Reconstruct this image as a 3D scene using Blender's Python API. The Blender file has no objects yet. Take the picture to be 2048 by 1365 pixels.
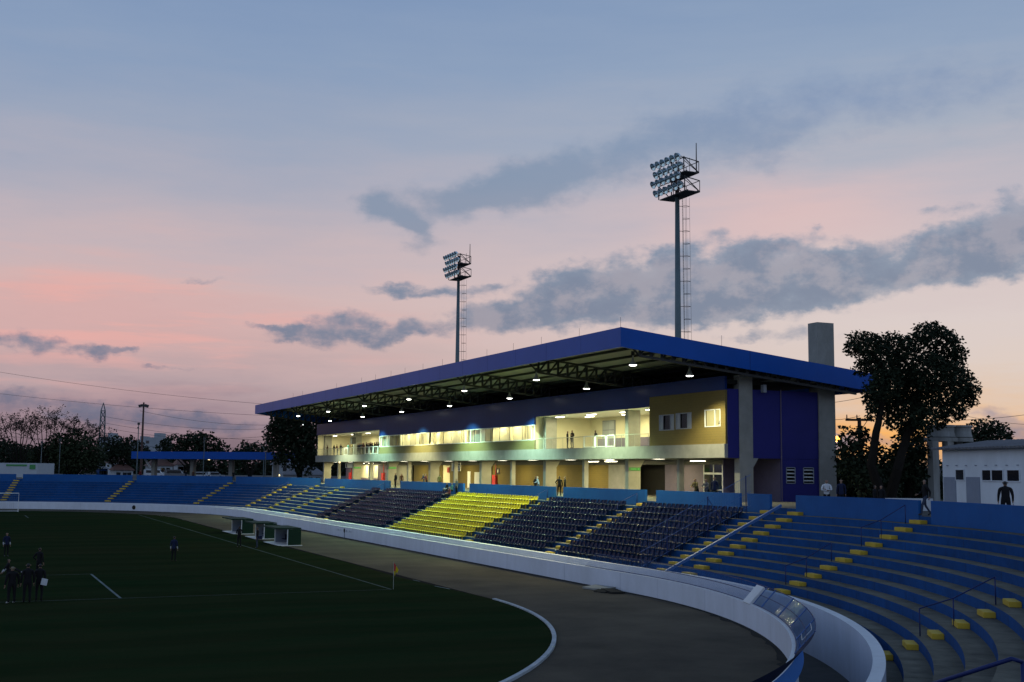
import bpy, bmesh, math, random
from mathutils import Vector, Matrix
RAD = math.radians
random.seed(7)
C = bpy.context.scene.collection
SC = bpy.context.scene

# ------------------------------------------------------------------ camera
F, ROLL, EYE = 2400.0, 0.0095, 7.0           # focal length in photo pixels, roll, eye height (m)
PHI = math.atan(ROLL)
YAW, PITCH = RAD(24.0355), RAD(6.1768)
fh = Vector((math.sin(YAW), math.cos(YAW), 0)); rt = Vector((math.cos(YAW), -math.sin(YAW), 0)); up = Vector((0, 0, 1))
FWD = fh*math.cos(PITCH) + up*math.sin(PITCH); UPV = up*math.cos(PITCH) - fh*math.sin(PITCH)
IX = math.cos(PHI)*rt + math.sin(PHI)*UPV; IY = math.sin(PHI)*rt - math.cos(PHI)*UPV
EYEP = Vector((0, 0, EYE))
cd = bpy.data.cameras.new('camera'); co = bpy.data.objects.new('camera', cd); C.objects.link(co)
M = Matrix((IX, -IY, -FWD)).transposed().to_4x4(); M.translation = EYEP
co.matrix_world = M
cd.sensor_width = 36; cd.lens = F/2048*36; cd.clip_start = .1; cd.clip_end = 8000
SC.camera = co

def ray(px, py): return FWD + (px-1024)/F*IX + (py-682.5)/F*IY
def atz(px, py, z): v = ray(px, py); return EYEP + v*((z-EYE)/v.z)
def atx(px, py, x): v = ray(px, py); return EYEP + v*(x/v.x)
def aty(px, py, y): v = ray(px, py); return EYEP + v*(y/v.y)
def atd(px, py, d): return EYEP + ray(px, py)*d

# ------------------------------------------------------------------ render / view
SC.view_settings.view_transform = 'Standard'; SC.view_settings.look = 'None'
SC.view_settings.exposure = 0.0; SC.view_settings.gamma = 1.0
SC.render.engine = 'CYCLES'
SC.cycles.use_denoising = True
SC.cycles.max_bounces = 8; SC.cycles.diffuse_bounces = 4; SC.cycles.glossy_bounces = 3
SC.cycles.transparent_max_bounces = 12; SC.cycles.caustics_reflective = False; SC.cycles.caustics_refractive = False
SC.cycles.sample_clamp_indirect = 6.0

def lin(c): return tuple(((v/255)/12.92 if v/255 <= .04045 else ((v/255+.055)/1.055)**2.4) for v in c)

# ------------------------------------------------------------------ world: dusk sky with cloud banks
W = bpy.data.worlds.new('World'); SC.world = W; W.use_nodes = True
nt = W.node_tree; nt.nodes.clear()
def N(t, **k):
    n = nt.nodes.new(t)
    for a, b in k.items(): setattr(n, a, b)
    return n
def L(a, b): nt.links.new(a, b)
def math_(op, a, b=None, c=None):
    n = N('ShaderNodeMath', operation=op)
    for i, v in enumerate((a, b, c)):
        if v is None: continue
        if isinstance(v, (int, float)): n.inputs[i].default_value = v
        else: L(v, n.inputs[i])
    return n.outputs[0]
def mixc(f, a, b):
    n = N('ShaderNodeMix', data_type='RGBA')
    for i, v in ((0, f), (6, a), (7, b)):
        if isinstance(v, (int, float)): n.inputs[i].default_value = v
        elif isinstance(v, tuple): n.inputs[i].default_value = (*v, 1)
        else: L(v, n.inputs[i])
    return n.outputs[2]
def smooth(v, a, b, lo=0.0, hi=1.0):
    n = N('ShaderNodeMapRange', interpolation_type='SMOOTHSTEP')
    L(v, n.inputs[0]); n.inputs[1].default_value = a; n.inputs[2].default_value = b
    n.inputs[3].default_value = lo; n.inputs[4].default_value = hi
    return n.outputs[0]
tc = N('ShaderNodeTexCoord'); sp = N('ShaderNodeSeparateXYZ'); L(tc.outputs['Generated'], sp.inputs[0])
az = math_('MULTIPLY', math_('ARCTAN2', sp.outputs[0], sp.outputs[1]), 57.2958)
el = math_('MULTIPLY', math_('ARCSINE', sp.outputs[2]), 57.2958)
cv = N('ShaderNodeCombineXYZ'); L(az, cv.inputs[0]); L(el, cv.inputs[1])
def noise(vec, scale, detail, stretch, rough=.55, seed=0.0):
    mp = N('ShaderNodeMapping'); L(vec, mp.inputs[0]); mp.inputs['Scale'].default_value = (scale/stretch, scale, 1)
    mp.inputs['Location'].default_value = (seed, seed*1.7, 0)
    n = N('ShaderNodeTexNoise', noise_dimensions='2D'); L(mp.outputs[0], n.inputs['Vector'])
    n.inputs['Scale'].default_value = 1; n.inputs['Detail'].default_value = detail; n.inputs['Roughness'].default_value = rough
    return n
def ramp(v, stops, hi):
    n = N('ShaderNodeValToRGB'); e = n.color_ramp.elements
    while len(e) < len(stops): e.new(.5)
    for q, (p, c) in zip(e, stops): q.position = p/hi; q.color = (*lin(c), 1)
    L(math_('DIVIDE', v, hi), n.inputs[0]); return n.outputs[0]
wisp = math_('SUBTRACT', noise(cv.outputs[0], .55, 5, 6, .6, 3.1).outputs['Fac'], .5)
elw = math_('ADD', el, math_('MULTIPLY', wisp, 3.4))
left = ramp(elw, [(0, (118, 100, 112)), (1.2, (136, 116, 126)), (2.5, (158, 136, 146)), (4, (182, 160, 164)), (6, (204, 174, 173)),
                  (8, (208, 182, 181)), (10, (197, 180, 185)), (12.5, (177, 174, 187)), (15.5, (155, 166, 188)), (19, (138, 158, 188)), (24, (122, 147, 184)), (30, (112, 140, 174))], 30)
right = ramp(elw, [(0, (180, 154, 142)), (1.5, (212, 178, 146)), (3, (222, 198, 178)), (4.5, (222, 205, 195)), (7, (219, 205, 201)),
                   (10, (212, 196, 196)), (12.5, (197, 187, 194)), (15.5, (170, 177, 192)), (19, (147, 165, 191)), (24, (128, 152, 186)), (30, (114, 142, 175))], 30)
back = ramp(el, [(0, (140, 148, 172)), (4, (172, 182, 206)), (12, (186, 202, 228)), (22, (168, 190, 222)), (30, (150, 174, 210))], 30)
sky = mixc(smooth(az, 8, 44), left, right)
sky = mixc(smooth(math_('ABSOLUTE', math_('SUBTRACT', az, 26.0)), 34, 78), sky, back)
def gauss(a0, e0, sx, sy):
    a = math_('DIVIDE', math_('SUBTRACT', az, a0), sx); b = math_('DIVIDE', math_('SUBTRACT', elw, e0), sy)
    return math_('EXPONENT', math_('MULTIPLY', math_('ADD', math_('MULTIPLY', a, a), math_('MULTIPLY', b, b)), -1.0))
sky = mixc(math_('MULTIPLY', gauss(42.0, 1.6, 9.0, 1.35), .95), sky, lin((255, 182, 92)))
sky = mixc(math_('MULTIPLY', gauss(37, 11.6, 6, 1.6), .45), sky, lin((234, 190, 184)))
sky = mixc(math_('MULTIPLY', gauss(4, 7.0, 9, 1.6), .35), sky, lin((226, 166, 161)))
zen = mixc(smooth(el, 24, 75), sky, lin((72, 100, 142)))
streak = noise(cv.outputs[0], .9, 6, 9.0, .6, 5.0).outputs['Fac']
sky = mixc(math_('MULTIPLY', smooth(streak, .46, .68), math_('MULTIPLY', gauss(6, 6.4, 11, 2.4), .6)), sky, lin((238, 174, 165)))
zen = mixc(smooth(el, 24, 75), sky, lin((72, 100, 142)))
# cloud banks: soft ellipses in azimuth / elevation, broken up by noise
warp = noise(cv.outputs[0], .46, 6, 1.6, .58, 11.0)
wv = N('ShaderNodeVectorMath', operation='SUBTRACT'); L(warp.outputs['Color'], wv.inputs[0]); wv.inputs[1].default_value = (.5, .5, .5)
ws = N('ShaderNodeVectorMath', operation='MULTIPLY'); L(wv.outputs[0], ws.inputs[0]); ws.inputs[1].default_value = (3.4, 1.7, 0)
wp = N('ShaderNodeVectorMath', operation='ADD'); L(cv.outputs[0], wp.inputs[0]); L(ws.outputs[0], wp.inputs[1])
BL = [(770, 422, 55, 30, 18, 1.0), (828, 465, 42, 26, 10, 1.0), (930, 396, 130, 40, -10, .95), (1060, 372, 130, 40, -13, .75), (1200, 325, 170, 44, -15, .62),
      (1400, 262, 210, 60, -12, .6), (1690, 205, 270, 60, -8, .5), (1960, 185, 170, 50, 0, .35), (1530, 300, 130, 34, -10, .42),
      (950, 642, 120, 22, -8, 1.0), (1100, 602, 140, 46, -9, 1.15), (1280, 578, 160, 60, -5, 1.25), (1480, 566, 160, 62, -3, 1.25), (1640, 545, 120, 50, 0, 1.15),
      (1850, 525, 150, 40, -4, 1.15), (1975, 480, 90, 52, -10, 1.2), (2060, 470, 90, 60, 0, 1.2), (1330, 625, 230, 22, -3, .8), (1750, 572, 280, 18, -4, .55),
      (1340, 522, 50, 24, 0, .8), (1520, 500, 56, 26, 0, .9), (1860, 468, 40, 26, 0, .8), (690, 642, 64, 24, -4, 1.05), (655, 680, 110, 20, 4, 1.05), (785, 665, 58, 18, -12, .95),
      (565, 691, 60, 7, 8, .6), (545, 655, 56, 5, 0, .7), (820, 582, 115, 13, 0, .85), (840, 590, 60, 8, 0, .6), (30, 690, 80, 20, 8, 1.0), (110, 690, 30, 6, 8, .6),
      (195, 711, 54, 12, -12, 1.0), (238, 697, 24, 6, -20, .8), (415, 560, 50, 6, -4, .55), (330, 733, 60, 5, 0, .45), (1870, 415, 56, 9, -6, .5), (1650, 470, 56, 10, 6, .5),
      (140, 815, 260, 24, 5, .85), (380, 845, 220, 17, 6, .6), (1480, 672, 56, 8, -4, .65), (1595, 672, 66, 15, 0, .75), (950, 575, 60, 8, -8, .6),
      (1690, 880, 42, 16, 0, 1.2), (1655, 872, 30, 20, 0, 1.1), (1770, 890, 90, 14, 0, .9), (1985, 848, 40, 22, 0, 1.3), (2055, 868, 70, 24, 0, 1.3), (1930, 880, 60, 14, 0, .9)]
tot = veil = None
for q_, (px, py, sx, sy, rot, w) in enumerate(BL):
    v = ray(px, py); a0 = math.degrees(math.atan2(v.x, v.y)); e0 = math.degrees(math.atan2(v.z, math.hypot(v.x, v.y)))
    mp = N('ShaderNodeMapping', vector_type='TEXTURE'); L(wp.outputs[0], mp.inputs[0])
    mp.inputs['Location'].default_value = (a0, e0, 0); mp.inputs['Rotation'].default_value = (0, 0, RAD(-rot)); mp.inputs['Scale'].default_value = (sx/41.9*1.45, sy/41.9*1.62, 1)
    ln = N('ShaderNodeVectorMath', operation='LENGTH'); L(mp.outputs[0], ln.inputs[0])
    s = smooth(ln.outputs['Value'], 0.0, 1.25, w, 0.0)
    if q_ < 9: veil = s if veil is None else math_('ADD', veil, s)
    else: tot = s if tot is None else math_('ADD', tot, s)
fine = math_('SUBTRACT', noise(cv.outputs[0], .85, 7, 1.8, .60, 21.0).outputs['Fac'], .5)
tot = math_('ADD', tot, math_('MULTIPLY', math_('MULTIPLY', fine, 2.5), smooth(tot, .02, .38)))
mask = smooth(tot, .18, 1.25)
veil = smooth(math_('ADD', veil, math_('MULTIPLY', fine, 1.0)), .12, 1.15, 0.0, .80)
puff = smooth(noise(cv.outputs[0], .62, 6, 1.5, .6, 41.0).outputs['Fac'], .36, .60, .70, 1.0)
mask = math_('MAXIMUM', math_('MULTIPLY', mask, puff), veil)
cl_l = ramp(el, [(0, (98, 94, 112)), (3, (104, 110, 134)), (7, (118, 132, 154)), (12, (118, 140, 166)), (17, (118, 143, 171)), (30, (100, 128, 170))], 30)
cl_r = ramp(el, [(0, (150, 128, 130)), (2.2, (170, 152, 160)), (4.5, (146, 148, 166)), (7, (132, 145, 164)), (12, (132, 150, 172)), (17, (122, 144, 180)), (30, (106, 134, 175))], 30)
clc = mixc(smooth(az, 14, 44), cl_l, cl_r)
body = smooth(tot, .8, 2.0, 0.0, .55)
clc = mixc(body, clc, lin((104, 120, 146)))
col = mixc(math_('MULTIPLY', mask, .90), zen, clc)
col = mixc(smooth(el, -1.2, -.1), lin((22, 24, 26)), col)
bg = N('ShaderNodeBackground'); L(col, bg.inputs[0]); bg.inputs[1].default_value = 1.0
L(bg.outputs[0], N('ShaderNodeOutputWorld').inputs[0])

# ------------------------------------------------------------------ materials
MATS = {}
def mat(name, col, rough=.7, col2=None, scale=6.0, amt=.5, metal=0.0, bump=0.0, bscale=None, spec=.5, coat=0.0, detail=5, stretch=None):
    m = bpy.data.materials.new(name); m.use_nodes = True; t = m.node_tree; b = t.nodes['Principled BSDF']
    b.inputs['Roughness'].default_value = rough; b.inputs['Metallic'].default_value = metal
    b.inputs['Specular IOR Level'].default_value = spec; b.inputs['Coat Weight'].default_value = coat
    g = t.nodes.new('ShaderNodeNewGeometry'); vec = g.outputs['Position']
    if stretch:
        mp = t.nodes.new('ShaderNodeMapping'); mp.inputs['Scale'].default_value = stretch; t.links.new(vec, mp.inputs[0]); vec = mp.outputs[0]
    n = t.nodes.new('ShaderNodeTexNoise'); n.inputs['Scale'].default_value = scale; n.inputs['Detail'].default_value = detail; n.inputs['Roughness'].default_value = .62
    t.links.new(vec, n.inputs['Vector'])
    n2 = t.nodes.new('ShaderNodeTexNoise'); n2.inputs['Scale'].default_value = scale*.13; n2.inputs['Detail'].default_value = 4
    t.links.new(vec, n2.inputs['Vector'])
    ad = t.nodes.new('ShaderNodeMath'); ad.operation = 'ADD'; t.links.new(n.outputs['Fac'], ad.inputs[0]); t.links.new(n2.outputs['Fac'], ad.inputs[1])
    mr = t.nodes.new('ShaderNodeMapRange'); mr.inputs[1].default_value = .7; mr.inputs[2].default_value = 1.35; t.links.new(ad.outputs[0], mr.inputs[0])
    mx = t.nodes.new('ShaderNodeMix'); mx.data_type = 'RGBA'; c2 = col2 or tuple(v*(1-amt) for v in col)
    mx.inputs[6].default_value = (*col, 1); mx.inputs[7].default_value = (*c2, 1); t.links.new(mr.outputs[0], mx.inputs[0])
    t.links.new(mx.outputs[2], b.inputs['Base Color'])
    if bump:
        n3 = t.nodes.new('ShaderNodeTexNoise'); n3.inputs['Scale'].default_value = bscale or scale*4; n3.inputs['Detail'].default_value = 6; t.links.new(g.outputs['Position'], n3.inputs['Vector'])
        bp = t.nodes.new('ShaderNodeBump'); bp.inputs['Strength'].default_value = bump; bp.inputs['Distance'].default_value = .05
        t.links.new(n3.outputs['Fac'], bp.inputs['Height']); t.links.new(bp.outputs[0], b.inputs['Normal'])
    MATS[name] = m; return m
def emit(name, col, s):
    m = bpy.data.materials.new(name); m.use_nodes = True; b = m.node_tree.nodes['Principled BSDF']
    b.inputs['Base Color'].default_value = (*col, 1); b.inputs['Emission Color'].default_value = (*col, 1); b.inputs['Emission Strength'].default_value = s
    MATS[name] = m; return m
def brick(name, c1, c2, sx=.4, sy=.2):
    m = mat(name, c1, .8, c2, 3.0); t = m.node_tree; b = t.nodes['Principled BSDF']
    g = t.nodes.new('ShaderNodeNewGeometry'); s = t.nodes.new('ShaderNodeSeparateXYZ'); t.links.new(g.outputs['Position'], s.inputs[0])
    ad = t.nodes.new('ShaderNodeMath'); ad.operation = 'ADD'; t.links.new(s.outputs[0], ad.inputs[0]); t.links.new(s.outputs[1], ad.inputs[1])
    cb = t.nodes.new('ShaderNodeCombineXYZ'); t.links.new(ad.outputs[0], cb.inputs[0]); t.links.new(s.outputs[2], cb.inputs[1])
    br = t.nodes.new('ShaderNodeTexBrick'); t.links.new(cb.outputs[0], br.inputs['Vector']); br.inputs['Scale'].default_value = 1
    br.inputs['Brick Width'].default_value = sx; br.inputs['Row Height'].default_value = sy; br.inputs['Mortar Size'].default_value = .012
    br.inputs['Color1'].default_value = (*c1, 1); br.inputs['Color2'].default_value = (*[v*.9 for v in c1], 1); br.inputs['Mortar'].default_value = (*c2, 1)
    old = b.inputs['Base Color'].links[0].from_socket
    mx = t.nodes.new('ShaderNodeMix'); mx.data_type = 'RGBA'; mx.blend_type = 'MULTIPLY'; mx.inputs[0].default_value = .6
    t.links.new(br.outputs['Color'], mx.inputs[6]); t.links.new(old, mx.inputs[7])
    gm = t.nodes.new('ShaderNodeGamma'); gm.inputs[1].default_value = .75; t.links.new(mx.outputs[2], gm.inputs[0])
    t.links.new(gm.outputs[0], b.inputs['Base Color'])
    bp = t.nodes.new('ShaderNodeBump'); bp.inputs['Strength'].default_value = .4; bp.inputs['Distance'].default_value = .02; bp.invert = True
    t.links.new(br.outputs['Fac'], bp.inputs['Height']); t.links.new(bp.outputs[0], b.inputs['Normal'])
    return m

mat('grass', (.0125, .029, .011), .95, (.030, .032, .014), .7, bump=.7, bscale=24, spec=.0, detail=10, stretch=(.25, .8, 1))
t_ = MATS['grass'].node_tree; b_ = t_.nodes['Principled BSDF']; src = b_.inputs['Base Color'].links[0].from_socket
wv0 = t_.nodes.new('ShaderNodeTexWave'); wv0.wave_type = 'BANDS'; wv0.bands_direction = 'Y'; wv0.inputs['Scale'].default_value = .055; wv0.inputs['Distortion'].default_value = 3.0; wv0.inputs['Detail'].default_value = 3
g_ = t_.nodes.new('ShaderNodeNewGeometry'); t_.links.new(g_.outputs['Position'], wv0.inputs['Vector'])
r_ = t_.nodes.new('ShaderNodeMapRange'); r_.inputs[1].default_value = .3; r_.inputs[2].default_value = .7; r_.inputs[3].default_value = .93; r_.inputs[4].default_value = 1.05; t_.links.new(wv0.outputs['Fac'], r_.inputs[0])
h_ = t_.nodes.new('ShaderNodeHueSaturation'); t_.links.new(r_.outputs[0], h_.inputs['Value']); t_.links.new(src, h_.inputs['Color']); t_.links.new(h_.outputs[0], b_.inputs['Base Color'])
mat('dirt', (.125, .104, .075), .95, (.034, .030, .026), .22, bump=.5, bscale=7, spec=.05, detail=10)
mat('soil', (.035, .033, .03), .95, (.02, .02, .018), 2, bump=.5, spec=.1)
mat('outer_ground', (.12, .115, .105), .95, (.07, .07, .065), .4, bump=.3, spec=.1)
mat('chalk', (.5, .52, .55), .9, (.22, .26, .25), 2.4)
mat('chalk_line', (.17, .21, .22), .9, (.07, .11, .10), 2.0, spec=.1)
mat('chalk_faint', (.10, .13, .11), .9, (.02, .035, .022), 1.4, spec=.1)
mat('white_wall', (.66, .69, .77), .8, (.53, .55, .60), 1.1, bump=.15, stretch=(1, 1, .45), detail=8)
mat('white_wall_top', (.72, .73, .74), .75, (.6, .6, .6), 2)
mat('concrete', (.28, .28, .26), .85, (.18, .18, .165), 1.1, bump=.25, bscale=8)
mat('concrete_tread', (.17, .16, .125), .9, (.065, .062, .052), 1.6, bump=.3, bscale=6, spec=.12, detail=8)
mat('moat_floor', (.07, .066, .058), .95, (.03, .03, .027), 1.2, bump=.3)
mat('blue_riser', (.007, .072, .25), .75, (.006, .042, .14), 1.9, bump=.15, spec=.12, detail=8)
mat('blue_parapet', (.008, .092, .31), .65, (.007, .07, .235), .9, bump=.1, spec=.2)
mat('canvas_blue', (.03, .19, .55), .6, (.025, .16, .48), 1.0, spec=.3)
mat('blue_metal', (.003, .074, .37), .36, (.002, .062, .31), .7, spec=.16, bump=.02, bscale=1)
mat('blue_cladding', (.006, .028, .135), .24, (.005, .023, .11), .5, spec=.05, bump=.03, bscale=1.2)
mat('purple_wall', (.019, .020, .165), .65, (.015, .016, .125), .8, bump=.1, spec=.2)
mat('purple_grey', (.12, .10, .16), .8, (.09, .075, .12), 3)
mat('cream_wall', (.74, .70, .52), .8, (.68, .63, .45), 1.5)
mat('panel_cream', (.82, .77, .56), .7, (.74, .68, .48), .8, stretch=(1, 3, .05))
mat('ceiling_white', (.8, .79, .72), .9, (.75, .73, .64), 2)
brick('mustard', (.17, .118, .02), (.11, .08, .014))
brick('olive_panel', (.18, .15, .045), (.12, .10, .03))
mat('steel_dark', (.03, .032, .034), .6, (.02, .02, .022), 4)
mat('steel_pole', (.10, .14, .15), .5, (.07, .095, .10), .8, metal=.35)
mat('rust', (.08, .035, .025), .8, (.05, .03, .025), 4)
mat('galv', (.36, .38, .34), .5, (.28, .30, .26), 1.0, metal=.2)
mat('soffit', (.30, .31, .25), .6, (.23, .24, .19), .6, metal=.1)
mat('roof_top', (.25, .27, .3), .6, (.18, .2, .22), 1)
mat('white_metal', (.72, .74, .74), .4, (.62, .64, .64), 4)
mat('grey_frame', (.26, .29, .34), .45, (.22, .24, .28), 4)
mat('blue_rail', (.006, .018, .11), .5, (.005, .013, .08), 4, spec=.3)
mat('blue_fence', (.05, .14, .38), .5, (.04, .11, .3), 4)
mat('yellow_paint', (.58, .40, .03), .7, (.40, .27, .025), 2.2, bump=.15)
mat('navy_plastic', (.004, .008, .034), .2, (.003, .006, .027), 3, spec=.05)
mat('yellow_plastic', (.52, .40, .004), .42, (.42, .32, .004), 2, spec=.15)
mat('red_paint', (.45, .02, .02), .45, (.35, .015, .015), 4)
mat('green_paint', (.007, .032, .017), .7, (.005, .024, .012), 3, spec=.2)
mat('green_sign', (.03, .22, .05), .5, (.025, .18, .04), 3)
mat('sign_white', (.8, .8, .74), .6, (.75, .74, .68), 2)
mat('sign_ink', (.06, .05, .06), .7)
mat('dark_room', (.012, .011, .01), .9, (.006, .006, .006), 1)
mat('dark_glass', (.01, .012, .014), .08, (.008, .01, .012), 1, spec=.6)
mat('bark', (.018, .015, .012), .95, (.01, .009, .008), 5, bump=.5, spec=.1)
mat('leaf_dark', (.014, .022, .010), .75, (.012, .022, .01), .9, spec=.2)
mat('leaf_mid', (.03, .042, .018), .75, (.018, .028, .012), .9, spec=.2)
mat('leaf_grey', (.03, .03, .022), .8, (.02, .021, .018), .9, spec=.2)
mat('house_white', (.66, .70, .74), .8, (.50, .53, .56), .9, bump=.1, stretch=(1, 1, .4))
mat('tank_concrete', (.36, .38, .38), .85, (.14, .14, .13), .9, stretch=(1, 1, .25))
mat('roof_tile_grey', (.16, .16, .17), .85, (.10, .10, .11), 2)
mat('roof_tile_red', (.16, .075, .055), .85, (.1, .05, .04), 2)
mat('far_wall', (.3, .33, .36), .85, (.22, .24, .27), .6)
mat('far_pale', (.42, .46, .5), .85, (.34, .37, .4), .6)
mat('door_grey', (.22, .26, .33), .6, (.18, .21, .27), 2)
mat('wood_pole', (.04, .03, .025), .9)
mat('wire', (.03, .03, .035), .7)
mat('net_grey', (.35, .36, .36), .8)
mat('reflector', (.78, .86, .90), .18, (.68, .78, .82), 3, metal=.9)
mat('skin', (.26, .15, .10), .6, (.22, .12, .08), 8)
mat('hair_black', (.012, .01, .009), .6)
mat('hair_fair', (.2, .16, .1), .6)
for nm, c in dict(cloth_black=(.012, .012, .014), cloth_navy=(.015, .022, .06), cloth_white=(.62, .64, .66), cloth_red=(.16, .02, .02), cloth_grey=(.12, .12, .125),
                  cloth_olive=(.11, .09, .035), cloth_jeans=(.045, .06, .10), cloth_maroon=(.12, .03, .035), cloth_teal=(.10, .22, .20), cloth_bluegrey=(.25, .32, .45), cloth_brown=(.10, .05, .03)).items():
    mat(nm, c, .9, None, 9, .35, spec=.2)
mat('shoe_dark', (.02, .02, .02), .6); mat('shoe_white', (.55, .55, .55), .6)
emit('lamp_glow', (1, .98, .90), 14); emit('tube_glow', (1, .93, .72), 9); emit('street_glow', (1, .46, .07), 5); emit('dot_glow', (1, .78, .38), 2.5); emit('dot_white', (.95, 1, .95), 2.5)
emit('exit_glow', (.05, .32, .06), .35)
# window glass: clear with a little reflection
def glass(name, tint, fac):
    m = bpy.data.materials.new(name); m.use_nodes = True; t = m.node_tree; t.nodes.clear()
    o = t.nodes.new('ShaderNodeOutputMaterial'); mx = t.nodes.new('ShaderNodeMixShader'); a = t.nodes.new('ShaderNodeBsdfTransparent'); g = t.nodes.new('ShaderNodeBsdfGlossy')
    a.inputs[0].default_value = (*tint, 1); g.inputs[0].default_value = (.9, .95, 1, 1); g.inputs[1].default_value = .05 if fac < .075 else .28; mx.inputs[0].default_value = fac
    t.links.new(a.outputs[0], mx.inputs[1]); t.links.new(g.outputs[0], mx.inputs[2]); t.links.new(mx.outputs[0], o.inputs[0]); MATS[name] = m
glass('clear_glass', (.93, .95, .9), .035); glass('panel_glass', (.42, .52, .68), .05)

# ------------------------------------------------------------------ mesh helpers
class MB:
    def __init__(s): s.v = []; s.f = []; s.m = []
    def face(s, pts, mi=0):
        i = len(s.v); s.v += [tuple(p) for p in pts]; s.f.append(tuple(range(i, i+len(pts)))); s.m.append(mi); return s
    def box(s, x0, x1, y0, y1, z0, z1, mi=0):
        i = len(s.v)
        s.v += [(x, y, z) for z in (z0, z1) for x, y in ((x0, y0), (x1, y0), (x1, y1), (x0, y1))]
        for q in ((0, 3, 2, 1), (4, 5, 6, 7), (0, 1, 5, 4), (1, 2, 6, 5), (2, 3, 7, 6), (3, 0, 4, 7)): s.f.append(tuple(i+k for k in q)); s.m.append(mi)
        return s
    def obox(s, c, ax, ay, az_, mi=0):     # oriented box: centre and three half-axis vectors
        i = len(s.v); c, ax, ay, az_ = Vector(c), Vector(ax), Vector(ay), Vector(az_)
        for k in (-1, 1):
            for a, b in ((-1, -1), (1, -1), (1, 1), (-1, 1)): s.v.append(tuple(c+ax*a+ay*b+az_*k))
        for q in ((0, 3, 2, 1), (4, 5, 6, 7), (0, 1, 5, 4), (1, 2, 6, 5), (2, 3, 7, 6), (3, 0, 4, 7)): s.f.append(tuple(i+k for k in q)); s.m.append(mi)
        return s
    def tube(s, pts, r, n=6, mi=0, cap=True):
        pts = [Vector(p) for p in pts]; rs = r if isinstance(r, (list, tuple)) else [r]*len(pts); i = len(s.v)
        ref = None
        for k, p in enumerate(pts):
            d = (pts[min(k+1, len(pts)-1)] - pts[max(k-1, 0)]).normalized()
            a = ref if ref is not None and abs(ref.dot(d)) < .95 else (Vector((0, 0, 1)) if abs(d.z) < .9 else Vector((1, 0, 0)))
            u = (a - d*a.dot(d)).normalized(); w = d.cross(u); ref = u
            for j in range(n):
                t = 2*math.pi*j/n; s.v.append(tuple(p + (u*math.cos(t)+w*math.sin(t))*rs[k]))
        for k in range(len(pts)-1):
            for j in range(n):
                s.f.append((i+k*n+j, i+k*n+(j+1) % n, i+(k+1)*n+(j+1) % n, i+(k+1)*n+j)); s.m.append(mi)
        if cap:
            s.f.append(tuple(i+j for j in reversed(range(n)))); s.m.append(mi)
            s.f.append(tuple(i+(len(pts)-1)*n+j for j in range(n))); s.m.append(mi)
        return s
    def lathe(s, prof, c=(0, 0, 0), n=16, mi=0, axis=None):
        i = len(s.v); c = Vector(c); q = Vector((0, 0, 1)).rotation_difference(Vector(axis)) if axis is not None else None
        for r, z in prof:
            for j in range(n):
                t = 2*math.pi*j/n; p = Vector((r*math.cos(t), r*math.sin(t), z))
                if q: p = q @ p
                s.v.append(tuple(c+p))
        for k in range(len(prof)-1):
            for j in range(n):
                s.f.append((i+k*n+j, i+k*n+(j+1) % n, i+(k+1)*n+(j+1) % n, i+(k+1)*n+j)); s.m.append(mi)
        return s
    def prism(s, poly, z0, z1, mi=0):      # polygon in xy, extruded in z
        n = len(poly); i = len(s.v)
        s.v += [(x, y, z0) for x, y in poly] + [(x, y, z1) for x, y in poly]
        s.f.append(tuple(i+k for k in reversed(range(n)))); s.f.append(tuple(i+n+k for k in range(n))); s.m += [mi, mi]
        for k in range(n): s.f.append((i+k, i+(k+1) % n, i+n+(k+1) % n, i+n+k)); s.m.append(mi)
        return s
def tag(o, label=None, cat=None, group=None, kind=None):
    if label: o['label'] = label
    if cat: o['category'] = cat
    if group: o['group'] = group
    if kind: o['kind'] = kind
    return o
def mk(name, mb, mats, parent=None, label=None, cat=None, group=None, kind=None, smooth=False, loc=None):
    me = bpy.data.meshes.new(name); base = Vector((0, 0, 0)); par = parent; chain = Vector((0, 0, 0))
    while par is not None: chain = chain + par.location; par = par.parent
    if loc is not None: base = Vector(loc)
    off = base if parent is None else chain
    vs = [tuple(Vector(v)-off) for v in mb.v] if (off.length > 0) else mb.v
    me.from_pydata(vs, [], mb.f)
    mats = [mats] if isinstance(mats, str) else mats
    for m in mats: me.materials.append(MATS[m])
    if len(mats) > 1: me.polygons.foreach_set('material_index', mb.m)
    if smooth: me.polygons.foreach_set('use_smooth', [True]*len(me.polygons))
    me.update()
    o = bpy.data.objects.new(name, me); C.objects.link(o)
    if parent is not None: o.parent = parent
    elif loc is not None: o.location = base
    return tag(o, label, cat, group, kind)
def empty(name, loc, label, cat, group=None):
    o = bpy.data.objects.new(name, None); C.objects.link(o); o.location = loc; o.empty_display_size = .3
    return tag(o, label, cat, group)
def dup(o, loc, rz=0.0, label=None, group=None):
    c = o.copy(); C.objects.link(c); c.location = loc; c.rotation_euler = (0, 0, rz)
    if label: c['label'] = label
    if group: c['group'] = group
    for ch in list(o.children):
        d = ch.copy(); C.objects.link(d); d.parent = c
        for g in list(ch.children):
            e = g.copy(); C.objects.link(e); e.parent = d
    return c
ORD = ['first', 'second', 'third', 'fourth', 'fifth', 'sixth', 'seventh', 'eighth', 'ninth', 'tenth', 'eleventh', 'twelfth', 'thirteenth', 'fourteenth', 'fifteenth', 'sixteenth', 'seventeenth',
       'eighteenth', 'nineteenth', 'twentieth', 'twenty-first', 'twenty-second', 'twenty-third', 'twenty-fourth', 'twenty-fifth', 'twenty-sixth', 'twenty-seventh', 'twenty-eighth', 'twenty-ninth',
       'thirtieth', 'thirty-first', 'thirty-second', 'thirty-third', 'thirty-fourth', 'thirty-fifth']

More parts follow.
